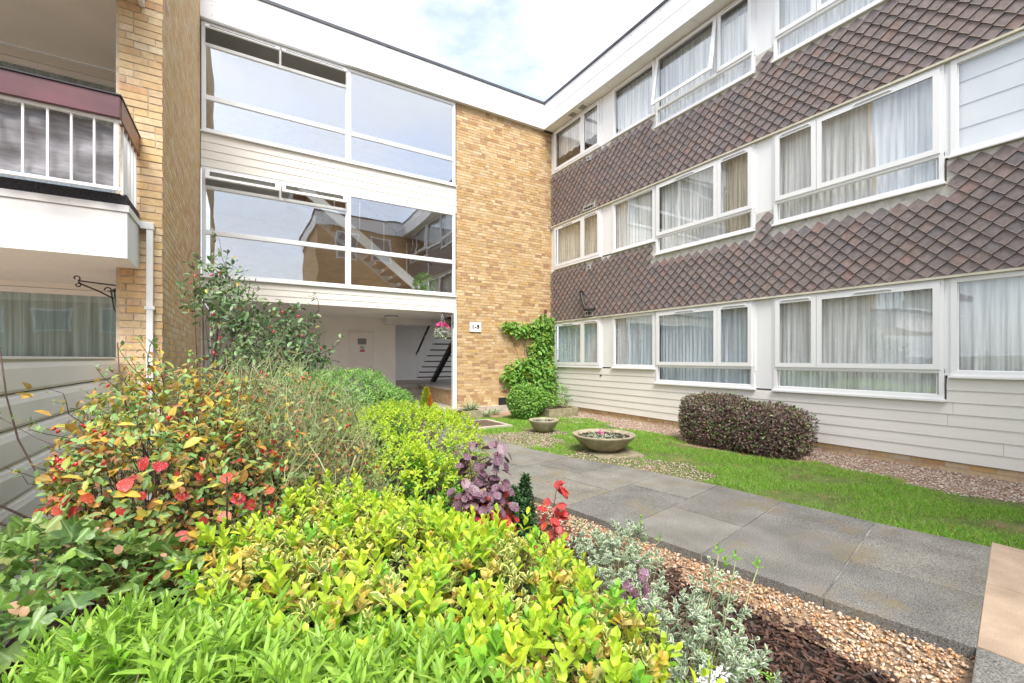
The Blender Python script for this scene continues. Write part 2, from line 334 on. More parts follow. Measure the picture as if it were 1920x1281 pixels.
def window(par, face, u0, u1, z0, z1, lights, fw=.06, g='glassB', bars=(), sill=None, name='window', proud=.03):
    """lights: (u0, u1, z0, z1, kind, extra)  kind: 'sash' | 'fixed' | 'open'"""
    mb = MB(); rect(face, mb, u0, u1, z0, z1, fw, -.04, proud)
    for b in bars: face.box(mb, b[0], b[1], -.04, proud-.002, b[2], b[3])
    wn = mb.build(name, mt['white'], par)
    for (a, b, c, d, kind, ex) in lights:
        if kind == 'fixed':
            p = MB(); face.box(p, a, b, -.01, -.004, c, d); p.build('pane', mt[g], wn)
            s = MB(); rect(face, s, a-.001, b+.001, c-.001, d+.001, .012, -.006, .004); s.build('glazing_bead', mt['white'], wn)
        else:
            an = math.radians(ex) if kind == 'open' else 0; h = (proud, d, an) if an else None; sf = .07
            s = MB(); rect(face, s, a+.004, b-.004, c+.004, d-.004, sf, proud-.01, proud+.018, h); s.build('sash', mt['white'], wn)
            p = MB(); face.box(p, a+sf, b-sf, proud-.002, proud+.004, c+sf, d-sf, h); p.build('pane', mt[g], wn)
            k = MB(); rect(face, k, a+sf, b-sf, c+sf, d-sf, .006, proud+.004, proud+.012, h); k.build('gasket', mt['trim'], wn)
            if not an and b-a > .6:
                v = MB(); q = (a+b)/2; face.box(v, q-.22, q+.22, proud+.018, proud+.032, d-.04, d-.022); v.build('trickle_vent', mt['white'], wn)
                v = MB(); face.box(v, q-.2, q+.2, proud+.0325, proud+.0335, d-.036, d-.031); v.build('vent_slot', mt['trim'], wn)
    if sill:
        s = MB(); face.box(s, u0-.02, u1+.02, -.02, proud+sill[0], z0-sill[1], z0-.002); s.build('sill', mt['white'], wn, bevel=.004)
    return wn
def curtain(face, u0, u1, z0, z1, m, label, w=-.10, folds=None, amp=.016, group=None, cat='curtain', sag=0):
    n = int((u1-u0)/.012)+2; nz = 7; folds = folds or (u1-u0)/.085
    us = np.linspace(u0, u1, n); ph = np.cumsum(rng.uniform(.4, 1.6, n)); ph = ph/ph[-1]*folds*2*math.pi
    V = []; 
    for j in range(nz):
        t = j/(nz-1); z = z1+(z0-z1)*t; am = amp*(.55+.45*t)
        off = np.sin(ph+.25*np.sin(3*t+us*2))*am+np.sin(ph*.37+1)*am*.5
        uu = us+sag*t*np.sin(us*5)*.5
        for i in range(n): V.append(face.pt(float(uu[i]), w+float(off[i]), z))
    F = [(j*n+i, j*n+i+1, (j+1)*n+i+1, (j+1)*n+i) for j in range(nz-1) for i in range(n-1)]
    o = obj('curtain', mesh_np('curtain', V, F, m, smooth=True), label=label, category=cat, group=group)
    return o

# ================================================================== GROUND
def sheet(name, pts, z, m, parent=None, **k):
    me = bpy.data.meshes.new(name); me.from_pydata([(x, y, z) for x, y in pts], [], [tuple(range(len(pts)))]); me.materials.append(m)
    return obj(name, me, parent, **k)
sheet('ground', [(-300, -300), (300, -300), (300, 300), (-300, 300)], -.035, mt['soil'], kind='structure')
LAWN = [(4.78,.85),(4.78,-2.5),(6.6,-2.5),(6.6,.9),(6.4,2),(6.55,3.1),(6.25,3.9),(6.2,4.9),(6.45,5.9),(6.75,7),(6.95,8.6),(5.9,9.4),(4.4,9.3),(3.6,8.6),(3.6,5.6),(4.1,4.2),(4.35,2.5)]
sheet('lawn', LAWN, -.012, mt['lawnsoil'], kind='structure')
sheet('wall_gravel_bed', [(6.1,-2.6),(7.6,-2.6),(7.6,10.28),(4.5,10.28),(4.5,9.2),(5.3,9.2),(6.0,9.0),(6.3,7),(6.0,5),(6.0,3)], -.022, mt['gravelbed'], kind='structure')
sheet('edge_gravel_bed', [(3.5,5.2),(4.2,3.3),(4.9,3.1),(5.1,4.5),(4.9,5.6),(5.1,7.3),(4.9,9.3),(3.5,9.3)], -.018, mt['gravelbed'], kind='structure')
sheet('path_gravel_bed', [(2.48,.2),(3.3,.2),(3.3,6),(1.95,6),(2.33,2.5),(2.46,1.6)], -.02, mt['gravelbed'], kind='structure')

# curved path of slabs running towards the entrance
LY = [(.3,3.05),(.65,2.97),(1.24,2.84),(2,2.73),(3.2,2.55),(4,2.42),(5,2.22),(6,2.08),(8,2.0),(10.3,2.0)]
RY = [(.3,4.74),(.93,4.67),(1.6,4.53),(2.28,4.44),(2.95,4.39),(3.56,4.26),(4.17,4.12),(4.86,3.87),(5.5,3.74),(6.4,3.69),(7.8,3.66),(8.9,3.78),(9.4,4.1),(10.3,4.3)]
def Lx(y_): return np.interp(y_, [a for a, b in LY], [b for a, b in LY])
def Rx(y_): return np.interp(y_, [a for a, b in RY], [b for a, b in RY])
def prism(name, q, z0, z1, m, parent, gap=0, bevel=0, **k):
    c = np.mean(q, 0); q = [np.array(p)+(c-np.array(p))/np.linalg.norm(c-np.array(p))*gap for p in q]
    V = [(p[0], p[1], z0) for p in q]+[(p[0], p[1], z1) for p in q]; n = len(q)
    return MB().add(V, [tuple(range(n))[::-1], tuple(range(n, 2*n))]+[(i, (i+1) % n, n+(i+1) % n, n+i) for i in range(n)]).build(name, m, parent, bevel=bevel, **k)
ysl = [.64, 1.24, 1.95, 2.59, 3.25, 3.93, 4.62, 5.3, 5.98, 6.65, 7.32, 8.0, 8.68, 9.35, 10.16]
ysr = [.93, 1.58, 2.28, 2.92, 3.56, 4.17, 4.84, 5.5, 6.15, 6.8, 7.45, 8.1, 8.75, 9.4, 10.16]
def pp(i, f): yl, yr = ysl[i], ysr[i]; a = np.array([Lx(yl), yl]); b = np.array([Rx(yr), yr]); return a+(b-a)*f
edge = [tuple(pp(i, .006)) for i in range(15)]+[tuple(pp(i, .994)) for i in range(14, -1, -1)]
path = prism('path', edge, -.03, .036, mt['joint'], None, kind='structure')
fr = [.40, .64, .44, .62, .42, .60, .45, .62, .4, .6, .45, .6, .42, .55]
for i in range(14):
    for f0, f1 in ((0, fr[i]), (fr[i], 1)): prism('slab', [pp(i, f0), pp(i, f1), pp(i+1, f1), pp(i+1, f0)], -.028, .045+random.uniform(-.002, .003), mt['slab'], path, gap=.008, bevel=.004)
def cx(x, r): return (x, .648+(x-2.97)*.172-r*.62)
cross = prism('cross_path', [cx(1.2, 5), cx(4.79, 5), cx(4.79, .02), cx(1.2, .02)], -.03, .033, mt['joint'], None, kind='structure')
for r in range(5):
    for k in range(4):
        xa = 1.2+k*.9+(.45 if r % 2 and 0 else 0); tan = xa > 2.8
        prism('slab', [cx(xa, r+1), cx(xa+.9, r+1), cx(xa+.9, r), cx(xa, r)], -.028, .042+random.uniform(-.002, .002), mt['tan' if tan else 'slab'], cross, gap=.007, bevel=.004)
prism('stone_pad', [(4.30,4.70),(4.95,4.45),(5.2,5.05),(4.55,5.3)], -.03, .004, mt['trough'], None, kind='structure')

# ================================================================== RIGHT WING (tile hung)
rw = thing('apartment_wing', 'long three storey wing with brown pointed tile hanging and white windows, right side', 'building', (7.6, 4, 0))
YB0, YB1 = -2.2, 10.13
segs = [(8.20, 10.13, 'far'), (6.53, 7.80, 'fix'), (4.36, 6.50, 'deep1'), (1.93, 4.03, 'deep2'), (.35, 1.87, 'fix2'), (-2.0, .25, 'deep3')]
def sillz(u, base):            # bottom of the glazing zone for a given position along the wall
    for a, b, k in segs:
        if k.startswith('deep') and a-.02 <= u <= b+.02: return base-.30
    return base
HEADS = [(1.20, 2.42), (3.95, 5.14), (6.68, 7.86)]
for fl, (zs, zh) in enumerate(HEADS):
    # solid backing wall below each window band is the cement/tile band; white infill panels between windows
    for a, b in ((7.80, 8.20), (6.50, 6.53), (4.03, 4.36), (1.87, 1.93), (.25, .35), (10.13, 10.28)):
        zz = zs-(.30 if (a, b) == (4.03, 4.36) else 0)
        p = MB(); FB.box(p, a, b, -.06, .006, zz, zh); p.build('infill_panel', mt['white'], rw)
    # thin pilaster strips at the panel edges
    for u in (8.19, 7.81, 4.35, 4.04):
        p = MB(); FB.box(p, u-.012, u+.012, .0, .022, zs, zh); p.build('cover_strip', mt['white'], rw)
    for a, b, k in segs:
        if k == 'far':
            m_ = 8.2+.68
            window(rw, FB, a, b, zs, zh, [(a+.04, m_, zs+.04, zh-.04, 'sash', 0), (m_, b-.04, zs+.04, zh-.04, 'open' if 0 else 'sash', 0)], sill=(.035, .03))
        elif k in ('fix', 'fix2'):
            window(rw, FB, a, b, zs, zh, [(a+.06, b-.06, zs+.06, zh-.06, 'fixed', 0)], fw=.06, sill=(.035, .03))
        else:
            zd = zs-.30; zt = zs+.07
            m_ = {'deep1': 5.05, 'deep2': 3.38, 'deep3': -1.3}[k]
            op = 'open' if (fl == 2 and k == 'deep1') else 'sash'
            L2 = [(a+.03, m_, zt, zh-.03, 'sash' if k == 'deep1' else 'sash', 9), (m_, b-.03, zt, zh-.03, op, 9), (a+.07, b-.07, zd+.05, zt-.04, 'fixed', 0)]
            window(rw, FB, a, b, zd, zh, L2, fw=.05, bars=[(a, b, zt-.04, zt+.01)], sill=(.035, .035))
    # floor edge behind, room box
    if fl < 2: p = MB(); FB.box(p, YB0, 10.28, -1.6, -.05, zh+.02, zs+2.72-.34); p.build('floor_slab', mt['room'], rw)
box('room_wall', mt['dark'], rw, 9.2, 9.3, YB0, 10.28, 0, 7.9)
box('lower_wall', mt['room'], rw, 7.66, 7.75, YB0, 10.28, 0, .88)
# head strips under the tiles
for zh in (2.42, 5.14):
    p = MB(); FB.box(p, YB0, 10.24, -.05, .07, zh+.003, zh+.032); p.build('head_strip', mt['strip'], rw)
# cement backing under the tiles
def band_prof(zb, base):
    mb = MB(); edges = sorted(set([YB0, 10.28]+[e for a, b, k in segs if k.startswith('deep') for e in (a-.02, b+.02)]))
    for e0, e1 in zip(edges[:-1], edges[1:]): FB.box(mb, e0, e1, -.05, .012, zb+.033, sillz((e0+e1)/2, base)-.037)
    return mb
band_prof(2.42, 3.95).build('cement_backing', mt['cement'], rw); band_prof(5.14, 6.68).build('cement_backing', mt['cement'], rw)
# tiles
TW, TG, TT = .195, .097, .092
def tile_tpl(zclip=None, half=None):
    pts = [(0, -TT), (TW/2-.002, -.009), (TW/2-.002, .022), (0, TT+.014), (-TW/2+.002, .022), (-TW/2+.002, -.009)]
    V = []
    for lay in (0, 1):
        for (u_, z_) in pts:
            if zclip is not None: z_ = max(z_, zclip)
            tilt = .020*(-z_/TT)
            V.append((u_, .019+tilt+(.014 if lay == 0 else 0), z_))    # (u, w, z)
    ins = [(0, -TT+.007), (TW/2-.002, -.004), (-TW/2+.002, -.004)]
    for (u_, z_) in ins:
        if zclip is not None: z_ = max(z_, zclip)
        V.append((u_, .019+.020*(-z_/TT)+.0145, z_))
    F = [(12,13,2,14),(2,3,4,14),(0,1,13,12),(5,0,12,14),(0,6,7,1),(5,11,6,0),(1,7,8,2),(4,10,11,5)]
    return np.array(V), np.array(F)
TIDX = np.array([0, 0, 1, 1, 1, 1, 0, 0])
def tile_rows(zb, base):
    out = []; zbot = zb+.036; ztop = base+.0
    nrow = 18
    for r in range(nrow):
        zc = zbot+TT-.004+r*TG-TG
        u = YB0+.1+(TW/2 if r % 2 else 0)
        while u < 10.25:
            lim = min(sillz(u-TW*.42, base), sillz(u+TW*.42, base))-.035
            if zc+TT < lim-.012: out.append((u, zc, (zbot-zc) if zc-TT < zbot-.001 else -9))
            elif zc+TT-.012 < lim: pass
            u += TW
    return out
tl = tile_rows(2.42, 3.95)+tile_rows(5.14, 6.68)
vents = [(8.63, 6.52, .13, .1), (8.62, 5.27, .42, .11), (8.63, 3.74, .13, .1), (8.62, 2.56, .3, .13)]   # u, z centre, width, height
tl = [t for t in tl if not any(abs(t[0]-v[0]) < v[2]/2+.03 and abs(t[1]-v[1]) < v[3]/2+.04 for v in vents)]
T_ = np.array(tl); P_ = np.stack([np.full(len(T_), 7.6), T_[:, 0], T_[:, 1]], 1); rel = P_-CAM; dep = rel@FW
inview = (dep > 1)&(np.abs((rel@np.array([math.cos(YAW), -math.sin(YAW), 0]))/dep) < 1.16)&(rel[:, 2]/dep < .80)
sc_ = np.where(inview, np.linalg.norm(rel, axis=1), 99); order = np.argsort(sc_)
tmes = {}
def jig():
    k = 3 if random.random() < .05 else 1
    return random.uniform(-.0035, .0035), random.uniform(-.0015, .004), random.uniform(-.005, .003)*k, random.uniform(-.03, .03)*k
restV, restF, restR = [], [], []; nv = 0
TV0, TF = tile_tpl()
for q, i in enumerate(order):
    u_, zc, zc_ = T_[i]; a, b, c, rt = jig()
    if q < 300:
        key = round(zc_, 3)
        if key not in tmes:
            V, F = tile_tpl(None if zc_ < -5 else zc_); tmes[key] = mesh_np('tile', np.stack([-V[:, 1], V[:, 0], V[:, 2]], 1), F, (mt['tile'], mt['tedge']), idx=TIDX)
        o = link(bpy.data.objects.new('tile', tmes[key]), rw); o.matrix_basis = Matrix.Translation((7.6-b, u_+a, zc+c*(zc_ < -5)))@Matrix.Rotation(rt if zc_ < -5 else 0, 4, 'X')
    else:
        V = TV0.copy()
        if zc_ > -5: V[:, 2] = np.maximum(V[:, 2], zc_); c = 0; rt = 0
        restV.append(np.stack([7.6-V[:, 1]-b, u_+a+V[:, 0]*math.cos(rt)-V[:, 2]*math.sin(rt), zc+c+V[:, 2]*math.cos(rt)+V[:, 0]*math.sin(rt)], 1)); restF.append(TF+nv); nv += 15; restR.append(np.full(15, random.random()))
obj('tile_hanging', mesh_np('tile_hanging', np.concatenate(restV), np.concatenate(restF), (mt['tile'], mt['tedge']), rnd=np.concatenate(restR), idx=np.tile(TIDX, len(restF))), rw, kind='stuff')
# vents and pipe in the tile hanging
for (u_, z_, w_, h_), slots in zip(vents, (2, 4, 2, 2)):
    mb = MB(); rect(FB, mb, u_-w_/2, u_+w_/2, z_-h_/2, z_+h_/2, .022, .0, .06); v = mb.build('air_vent', mt['zinc'], rw)
    mb = MB(); FB.box(mb, u_-w_/2+.022, u_+w_/2-.022, .013, .02, z_-h_/2+.022, z_+h_/2-.022); mb.build('vent_recess', mt['dark'], v)
    for k in range(slots):
        mb = MB(); uu = u_-w_/2+.022+(w_-.044)*(k+.5)/slots; FB.box(mb, uu-.006, uu+.006, .02, .045, z_-h_/2+.022, z_+h_/2-.022); mb.build('vent_bar', mt['zinc'], v)
# cladding boards
def boards(par, face, u0, u1, z0, n, ex, m='board', joints=(), gaps=None):
    for i in range(n):
        za = z0+i*ex; zb_ = za+ex+.004; spans = [(u0, u1)]
        if gaps: spans = gaps(za, (u0, u1))
        for a, b in spans:
            cuts = [a]+[j for jz, j in joints if jz == i and a+.2 < j < b-.2]+[b]
            for c0, c1 in zip(cuts[:-1], cuts[1:]):
                V = [face.pt(u, w_, z) for u in (c0+.0015, c1-.0015) for w_, z in ((-.02, za), (.022, za), (.012, zb_), (-.02, zb_))]
                MB().add(V, [(0,1,2,3),(7,6,5,4),(0,4,5,1),(1,5,6,2),(2,6,7,3),(3,7,4,0)]).build('cladding_board', mt[m], par)
def gapf(za, full):
    if za < .80: return [full]
    out = []; c = full[0]
    for a, b, k in sorted(segs):
        if k.startswith('deep'):
            if k == 'deep2': bb = 4.36
            elif k == 'deep1': a = 4.03; bb = b
            else: bb = b
            aa = a-.02
            if aa > c: out.append((c, aa))
            c = max(c, bb+.02)
    out.append((c, full[1])); return out
boards(rw, FB, YB0, 10.27, .125, 7, .1485, joints=[(1, 1.42), (3, 1.9), (2, 5.0), (4, 1.85), (0, 3.6), (1, 7.1), (2, 8.4), (3, 6.2), (0, 7.9), (4, 7.4)], gaps=gapf)
p = MB().tube([(7.585, 8.2, 1.0), (7.55, 8.2, .985)], .018, 10); p.build('overflow_pipe', mt['bag'], rw)
box('plinth_mortar', mt['mortar'], rw, 7.628, 7.66, YB0, 10.28, -.04, .124)
brickwall(rw, (7.62, 10.2, 0), (0, -1, 0), (-1, 0, 0), 12.3, -.025, .12, 60)
# roof edge of the right wing
for k, (a, b) in enumerate([(10.195, 7.8), (7.797, 5.4), (5.397, 3.0), (2.997, .6), (.597, -1.8), (-1.803, -2.6)]):
    for z0, z1 in ((7.87, 8.215), (8.219, 8.56)): box('fascia_board', mt['fascia'], rw, 7.262 if z0 < 8 else 7.258, 7.3, b, a, z0, z1)
    box('soffit_board', mt['soffit'], rw, 7.301, 7.6, b, a-.004, 7.872, 7.89)
box('roof_edge', mt['trim'], rw, 7.235, 7.32, -2.6, 10.19, 8.561, 8.62); box('flat_roof', mt['trim'], rw, 7.32, 15, -2.6, 18, 8.45, 8.60)
for yv in (9.15, 8.75):
    v = box('soffit_vent', mt['soffit'], rw, 7.34, 7.56, yv-.17, yv+.17, 7.862, 7.871); box('vent_mesh', mt['plate'], v, 7.37, 7.53, yv-.1, yv+.1, 7.858, 7.861)
scr = MB()
for k in range(60):
    for z in (7.95, 8.14, 8.30, 8.48):
        yy = 10.0-k*.4+.1*(z > 8.2)
        if yy > -2: scr.box(7.252 if z > 8.2 else 7.258, 7.2625, yy-.006, yy+.006, z-.006, z+.006)
scr.build('screws', mt['plate'], rw, kind='stuff')
# curtains behind the windows
c_blue = sheer('pale blue net', (.70,.78,.84), .97); c_net = sheer('white net', (.92,.93,.93), .97); c_cream = sheer('cream lined curtain', (.80,.74,.60), .97, .15)
c_grey = sheer('grey white net', (.72,.75,.76), .96); c_bright = sheer('bright white net', (.93,.94,.95), .98)
for fl, (zs, zh) in enumerate(HEADS):
    st = ['ground floor', 'middle floor', 'top floor'][fl]
    for a, b, k in segs:
        if k == 'deep3': continue
        z0 = zs-.30 if k.startswith('deep') else zs
        where = {'far': 'small paired window nearest the brick wall', 'fix': 'single fixed window beside the small paired one', 'deep1': 'first deep window from the brick', 'deep2': 'second deep window from the brick', 'fix2': 'window at the right edge'}[k]
        if fl == 0:
            m_ = c_blue if k in ('far', 'fix', 'deep1') else c_net; d_ = 'pale blue net curtain' if m_ is c_blue else 'white net curtain'
            curtain(FB, a+.03, b-.03, z0+.03, zh-.03, m_, f'{d_} in the {st} {where}', folds=(b-a)/random.uniform(.06, .10) if k != 'fix2' else (b-a)/.16, amp=.016 if k != 'fix2' else .028)
        elif fl == 1:
            if k == 'fix2':
                bl = thing('roman_blind', 'white roman blind in flat folds, middle floor window at the right edge', 'blind', (7.75, 1.1, 3.9))
                for j in range(4): MB().box(7.66, 7.665, a+.03, b-.03, 3.99+j*.29, 3.99+j*.29+.285).build('blind_fold', mt['white'], bl); MB().box(7.652, 7.659, a+.03, b-.03, 3.99+j*.29-.004, 3.99+j*.29+.004).build('batten', mt['zinc'], bl)
            elif k == 'deep1':
                curtain(FB, a+.6, b-.03, z0+.03, zh-.03, c_net, f'white net curtain in the {st} {where}', amp=.016)
                curtain(FB, a+.02, a+.62, z0+.03, zh-.03, c_cream, f'cream curtain at the right end of the {st} {where}', w=-.13, amp=.016)
            else:
                curtain(FB, a+.03, b-.03, z0+.03, zh-.03, c_cream if k == 'far' else c_net, ('cream curtain' if k == 'far' else 'white net curtain')+f' in the {st} {where}', folds=(b-a)/.09)
        else:
            if k == 'far':
                n = 60; V = []; us = np.linspace(a+.03, b-.03, n)
                for u_ in us: V += [FB.pt(u_, -.12, zh-.03), FB.pt(u_, -.12, zs+.42+.05*abs(math.sin((u_-a)*12)))]
                F = [(2*i, 2*i+2, 2*i+3, 2*i+1) for i in range(n-1)]
                obj('roller_blind', mesh_np('roller_blind', V, F, c_bright), label='white roller blind with a scalloped hem in the top floor small window by the corner', category='blind')
            else:
                curtain(FB, a+.03, b-.03, zh-.32, zh-.03, c_grey, f'grey gathered net heading, {st} {where}', w=-.16, folds=(b-a)/.05, amp=.02)
                curtain(FB, a+.03, b-.03, z0+.03, zh-.24, c_bright, f'bright white net curtain in the {st} {where}', w=-.10, folds=(b-a)/.1, amp=.012)
# black waste pipe with its elbow
wp = thing('waste_pipe', 'bent black waste pipe coming out of the brown tiles above the ivy', 'pipe', (7.52, 8.6, 2.6))
MB().tube([(7.6, 8.87, 3.12), (7.52, 8.86, 3.14), (7.47, 8.82, 3.08), (7.46, 8.74, 2.85), (7.46, 8.66, 2.68), (7.47, 8.55, 2.63), (7.50, 8.44, 2.66), (7.6, 8.42, 2.68)], .036, 10).build('pipe', mt['bag'], wp, smooth=True)
MB().tube([(7.46, 8.675, 2.71), (7.462, 8.63, 2.655)], .05, 10).build('collar', mt['bag'], wp); MB().tube([(7.51, 8.865, 3.14), (7.47, 8.85, 3.12)], .047, 10).build('collar', mt['bag'], wp)

# ================================================================== STAIR WING (glazed)
sw = thing('stair_building', 'glazed staircase block with cream boarded bands beside a tall yellow brick pier, centre', 'building', (2, 10.3, 0))
Z1 = (2.985, 5.08); Z2 = (5.76, 7.85)
for fl, (z0, z1) in enumerate((Z1, Z2)):
    ul, um, ur = -.67, 2.0, 4.58; zt = 3.835 if fl == 0 else 6.42; zu = 4.70 if fl == 0 else 7.43; hm = .66; g = 'glassA1' if fl == 0 else 'glassA'
    an = 38 if fl == 0 else 52
    lights = [(ul+.06, um-.05, z0+.06, zt-.04, 'fixed', 0), (um+.05, ur-.06, z0+.06, zt-.04, 'fixed', 0), (ul+.06, um-.05, zt+.04, zu-.03, 'fixed', 0), (um+.05, ur-.06, zt+.04, z1-.06, 'fixed', 0),
              (ul+.06, hm-.02, zu+.03, z1-.05, 'open', an), (hm+.02, um-.05, zu+.03, z1-.05, 'open', an)]
    window(sw, FA, ul, ur, z0, z1, lights, fw=.06, g=g, bars=[(um-.05, um+.05, z0+.06, z1-.06), (ul+.06, um-.05, zt-.04, zt+.04), (um+.05, ur-.06, zt-.04, zt+.04), (ul+.06, um-.05, zu-.03, zu+.03), (hm-.02, hm+.02, zu+.03, z1-.06)], sill=(.05, .03), proud=.02)
boards(sw, FA, -.68, 4.61, 5.09, 4, .158, 'cream'); boards(sw, FA, -.68, 4.61, 2.565, 3, .13, 'cream')
box('floor_slab', mt['lobbyceil'], sw, -.69, 7.3, 10.31, 13.3, 2.60, 2.95); box('landing_slab', mt['room'], sw, -.69, .9, 10.31, 13.3, 5.12, 5.70); box('landing_slab', mt['room'], sw, 3.9, 7.3, 10.31, 13.3, 5.12, 5.70)
box('slab_edge', mt['room'], sw, .9, 3.9, 10.31, 10.6, 5.12, 5.70)
box('top_ceiling', mt['room'], sw, -.69, 7.3, 10.31, 13.3, 7.9, 8.0)
box('stair_back_wall', mt['wall2'], sw, -.69, 7.5, 13.3, 13.4, 2.95, 8.0); box('stair_side_wall', mt['room'], sw, 6.0, 6.1, 10.4, 13.3, 2.95, 8.0)
box('soffit_board', mt['soffit'], sw, -.68, 7.3, 10.206, 10.34, 7.872, 7.885)
for a, b in ((-.685, 1.9), (1.903, 4.6), (4.603, 7.26)):
    for z0, z1 in ((7.87, 8.215), (8.219, 8.56)): box('fascia_board', mt['fascia'], sw, a, b, 10.162 if z0 < 8 else 10.158, 10.205, z0, z1)
box('roof_edge', mt['trim'], sw, -.68, 7.26, 10.135, 10.22, 8.561, 8.62); box('flat_roof', mt['trim'], sw, -8, 7.32, 10.22, 18, 8.45, 8.60)
scr = MB()
for k in range(19):
    for z in (7.95, 8.14, 8.30, 8.48):
        xx = -.5+k*.41+.08*(z > 8.2); scr.box(xx-.006, xx+.006, 10.153 if z > 8.2 else 10.157, 10.1625, z-.006, z+.006)
scr.build('screws', mt['plate'], sw, kind='stuff')
box('mortar_backing', mt['mortar'], sw, 4.625, 7.6, 10.287, 10.5, -.04, 7.86)
box('white_post', mt['white'], sw, 4.50, 4.60, 10.22, 10.32, .14, 2.56, bevel=.004)
brickwall(sw, (4.615, 10.28, 0), (1, 0, 0), (0, -1, 0), 2.97, -.02, 7.87, 300, m='brickgold')
# stairs behind the glass
def flight(par, a, b, n, wid, wood, name_r='stair_tread', ydir=True):
    a = Vector(a); b = Vector(b)
    for i in range(n):
        p = a+(b-a)*((i+.5)/n)
        if ydir: MB().box(p.x-.02, p.x+.26 if b.x > a.x else p.x+.24, p.y-wid/2, p.y+wid/2, p.z-.03, p.z+.02).build(name_r, wood, par)
        else: MB().box(p.x-wid/2, p.x+wid/2, p.y-.13, p.y+.13, p.z-.03, p.z+.015).build(name_r, wood, par)
fs = thing('staircase', 'timber tread staircase with white string seen behind the middle floor glass', 'staircase', (3, 12, 2.98))
flight(fs, (4.3, 12.0, 2.98), (1.0, 12.0, 5.6), 15, 1.0, mt['wood'])
for yy in (11.45, 12.55): MB().bar((4.45, yy, 2.98), (.9, yy, 5.68), .05, .22).build('string', mt['white'], fs)
MB().bar((4.4, 11.42, 3.95), (1.0, 11.42, 6.5), .04, .05).build('handrail', mt['tread'], fs)
for k in range(6): x = 4.3-k*.6; MB().bar((x, 11.42, 3.0+k*.45), (x, 11.42, 4.0+k*.45), .015, .015, (0, 1, 0)).build('baluster', mt['baluster'], fs)
# plant on the landing
# lobby
box('lobby_floor', mt['conc'], sw, -.69, 7.3, 10.19, 13.41, -.03, .16); box('lobby_back_wall', mt['lobby'], sw, -.69, 3.96, 13.3, 13.42, .16, 2.6)
box('lobby_side_wall', mt['lobby'], sw, 3.86, 3.96, 13.42, 16.3, .16, 2.8); box('lobby_far_wall', mt['lobby'], sw, 3.96, 7.4, 16.2, 16.3, .16, 3.4)
box('lobby_ceiling', mt['lobbyceil'], sw, 3.4, 7.4, 13.31, 16.3, 2.75, 2.95); box('ceiling_beam', mt['lobbyceil'], sw, 3.6, 7.3, 12.95, 13.29, 2.43, 2.599)
box('lobby_left_wall', mt['lobby'], sw, -.80, -.70, 10.46, 13.42, .16, 2.6)
box('upper_floor', mt['conc'], sw, 3.96, 7.3, 13.42, 16.2, .45, .60); 
for k, (yy, z) in enumerate(((12.85, .31), (13.15, .455))): box('step', mt['conc'], sw, 3.2, 4.78, yy, 13.415, z-.145 if k else .161, z)
pl = box('raised_platform', mt['mortar'], sw, 4.80, 7.2, 10.5, 13.41, .161, .548); box('platform_coping', mt['conc'], sw, 4.72, 7.25, 10.45, 13.41, .55, .602)
for i in range(5):
    z = .17+i*.0725
    for k in range(13):
        ya = 10.52+k*.225-(i % 2)*.11; box('brick', mt['brick'], pl, 4.785, 4.81, max(ya, 10.52), ya+.215, z, z+.063)
for k, (x0, x1) in enumerate(((1.30, 1.95), (2.63, 3.31))):
    d = box('lobby_door', mt['door'], sw, x0, x1, 13.275, 13.299, .17, 2.17)
    mb = MB(); Fd = Face('Y', 13.3); rect(Fd, mb, x0-.03, x1+.03, .165, 2.205, .028, .001, .034); mb.build('door_frame', mt['lobby'], d)
    hx = x1-.09; MB().tube([(hx, 13.275, 1.12), (hx, 13.23, 1.12), (hx-.11, 13.225, 1.12)], .011, 8).build('handle', mt['steel'], d); MB().box(hx-.02, hx+.02, 13.268, 13.2755, .98, 1.18).build('handle_plate', mt['steel'], d)
    if k:
        MB().box(x0+.22, x0+.46, 13.266, 13.2745, 1.82, 1.99).build('notice_plate', mt['plate'], d)
        ns = MB().box(x0+.27, x0+.42, 13.268, 13.2745, 1.60, 1.79).build('no_smoking_sign', mt['signw'], d)
        me = MB(); c0 = (x0+.345, 13.266, 1.722)
        me.tube([(c0[0]+.055*math.cos(a*math.pi/12), 13.266, c0[2]+.055*math.sin(a*math.pi/12)) for a in range(25)], .007, 4); me.bar((c0[0]-.038, 13.266, c0[2]+.038), (c0[0]+.038, 13.266, c0[2]-.038), .006, .012)
        me.bar((c0[0]-.035, 13.2665, c0[2]), (c0[0]+.035, 13.2665, c0[2]), .004, .014)
        me.build('prohibition_symbol', mt['black'], d); MB().box(x0+.275, x0+.415, 13.265, 13.2675, 1.605, 1.655).build('red_band', mt['red'], d)
st = thing('lobby_stairs', 'black open riser stairs with one central spine rising in the entrance lobby', 'staircase', (5.5, 14.5, .6))
for i in range(11):
    z = .79+.18*i; yy = 14.3-.245*i; MB().box(5.02, 6.35, yy-.13, yy+.13, z-.035, z).build('tread', mt['tread'], st)
    MB().bar((5.62, yy, z-.05), (5.62, yy+.02, z-.2), .07, .05, (1, 0, 0)).build('bracket', mt['metal'], st)
MB().bar((5.62, 14.6, .52), (5.62, 11.7, 2.66), .13, .13).build('spine', mt['metal'], st)
MB().bar((5.0, 14.4, 1.55), (5.0, 11.9, 3.4), .05, .05).build('handrail', mt['tread'], st)
for i in (0, 3, 6, 9): z = .79+.18*i; yy = 14.3-.245*i; MB().bar((5.0, yy, z-.02), (5.0, yy, z+.82), .016, .016, (0, 1, 0)).build('baluster', mt['baluster'], st)
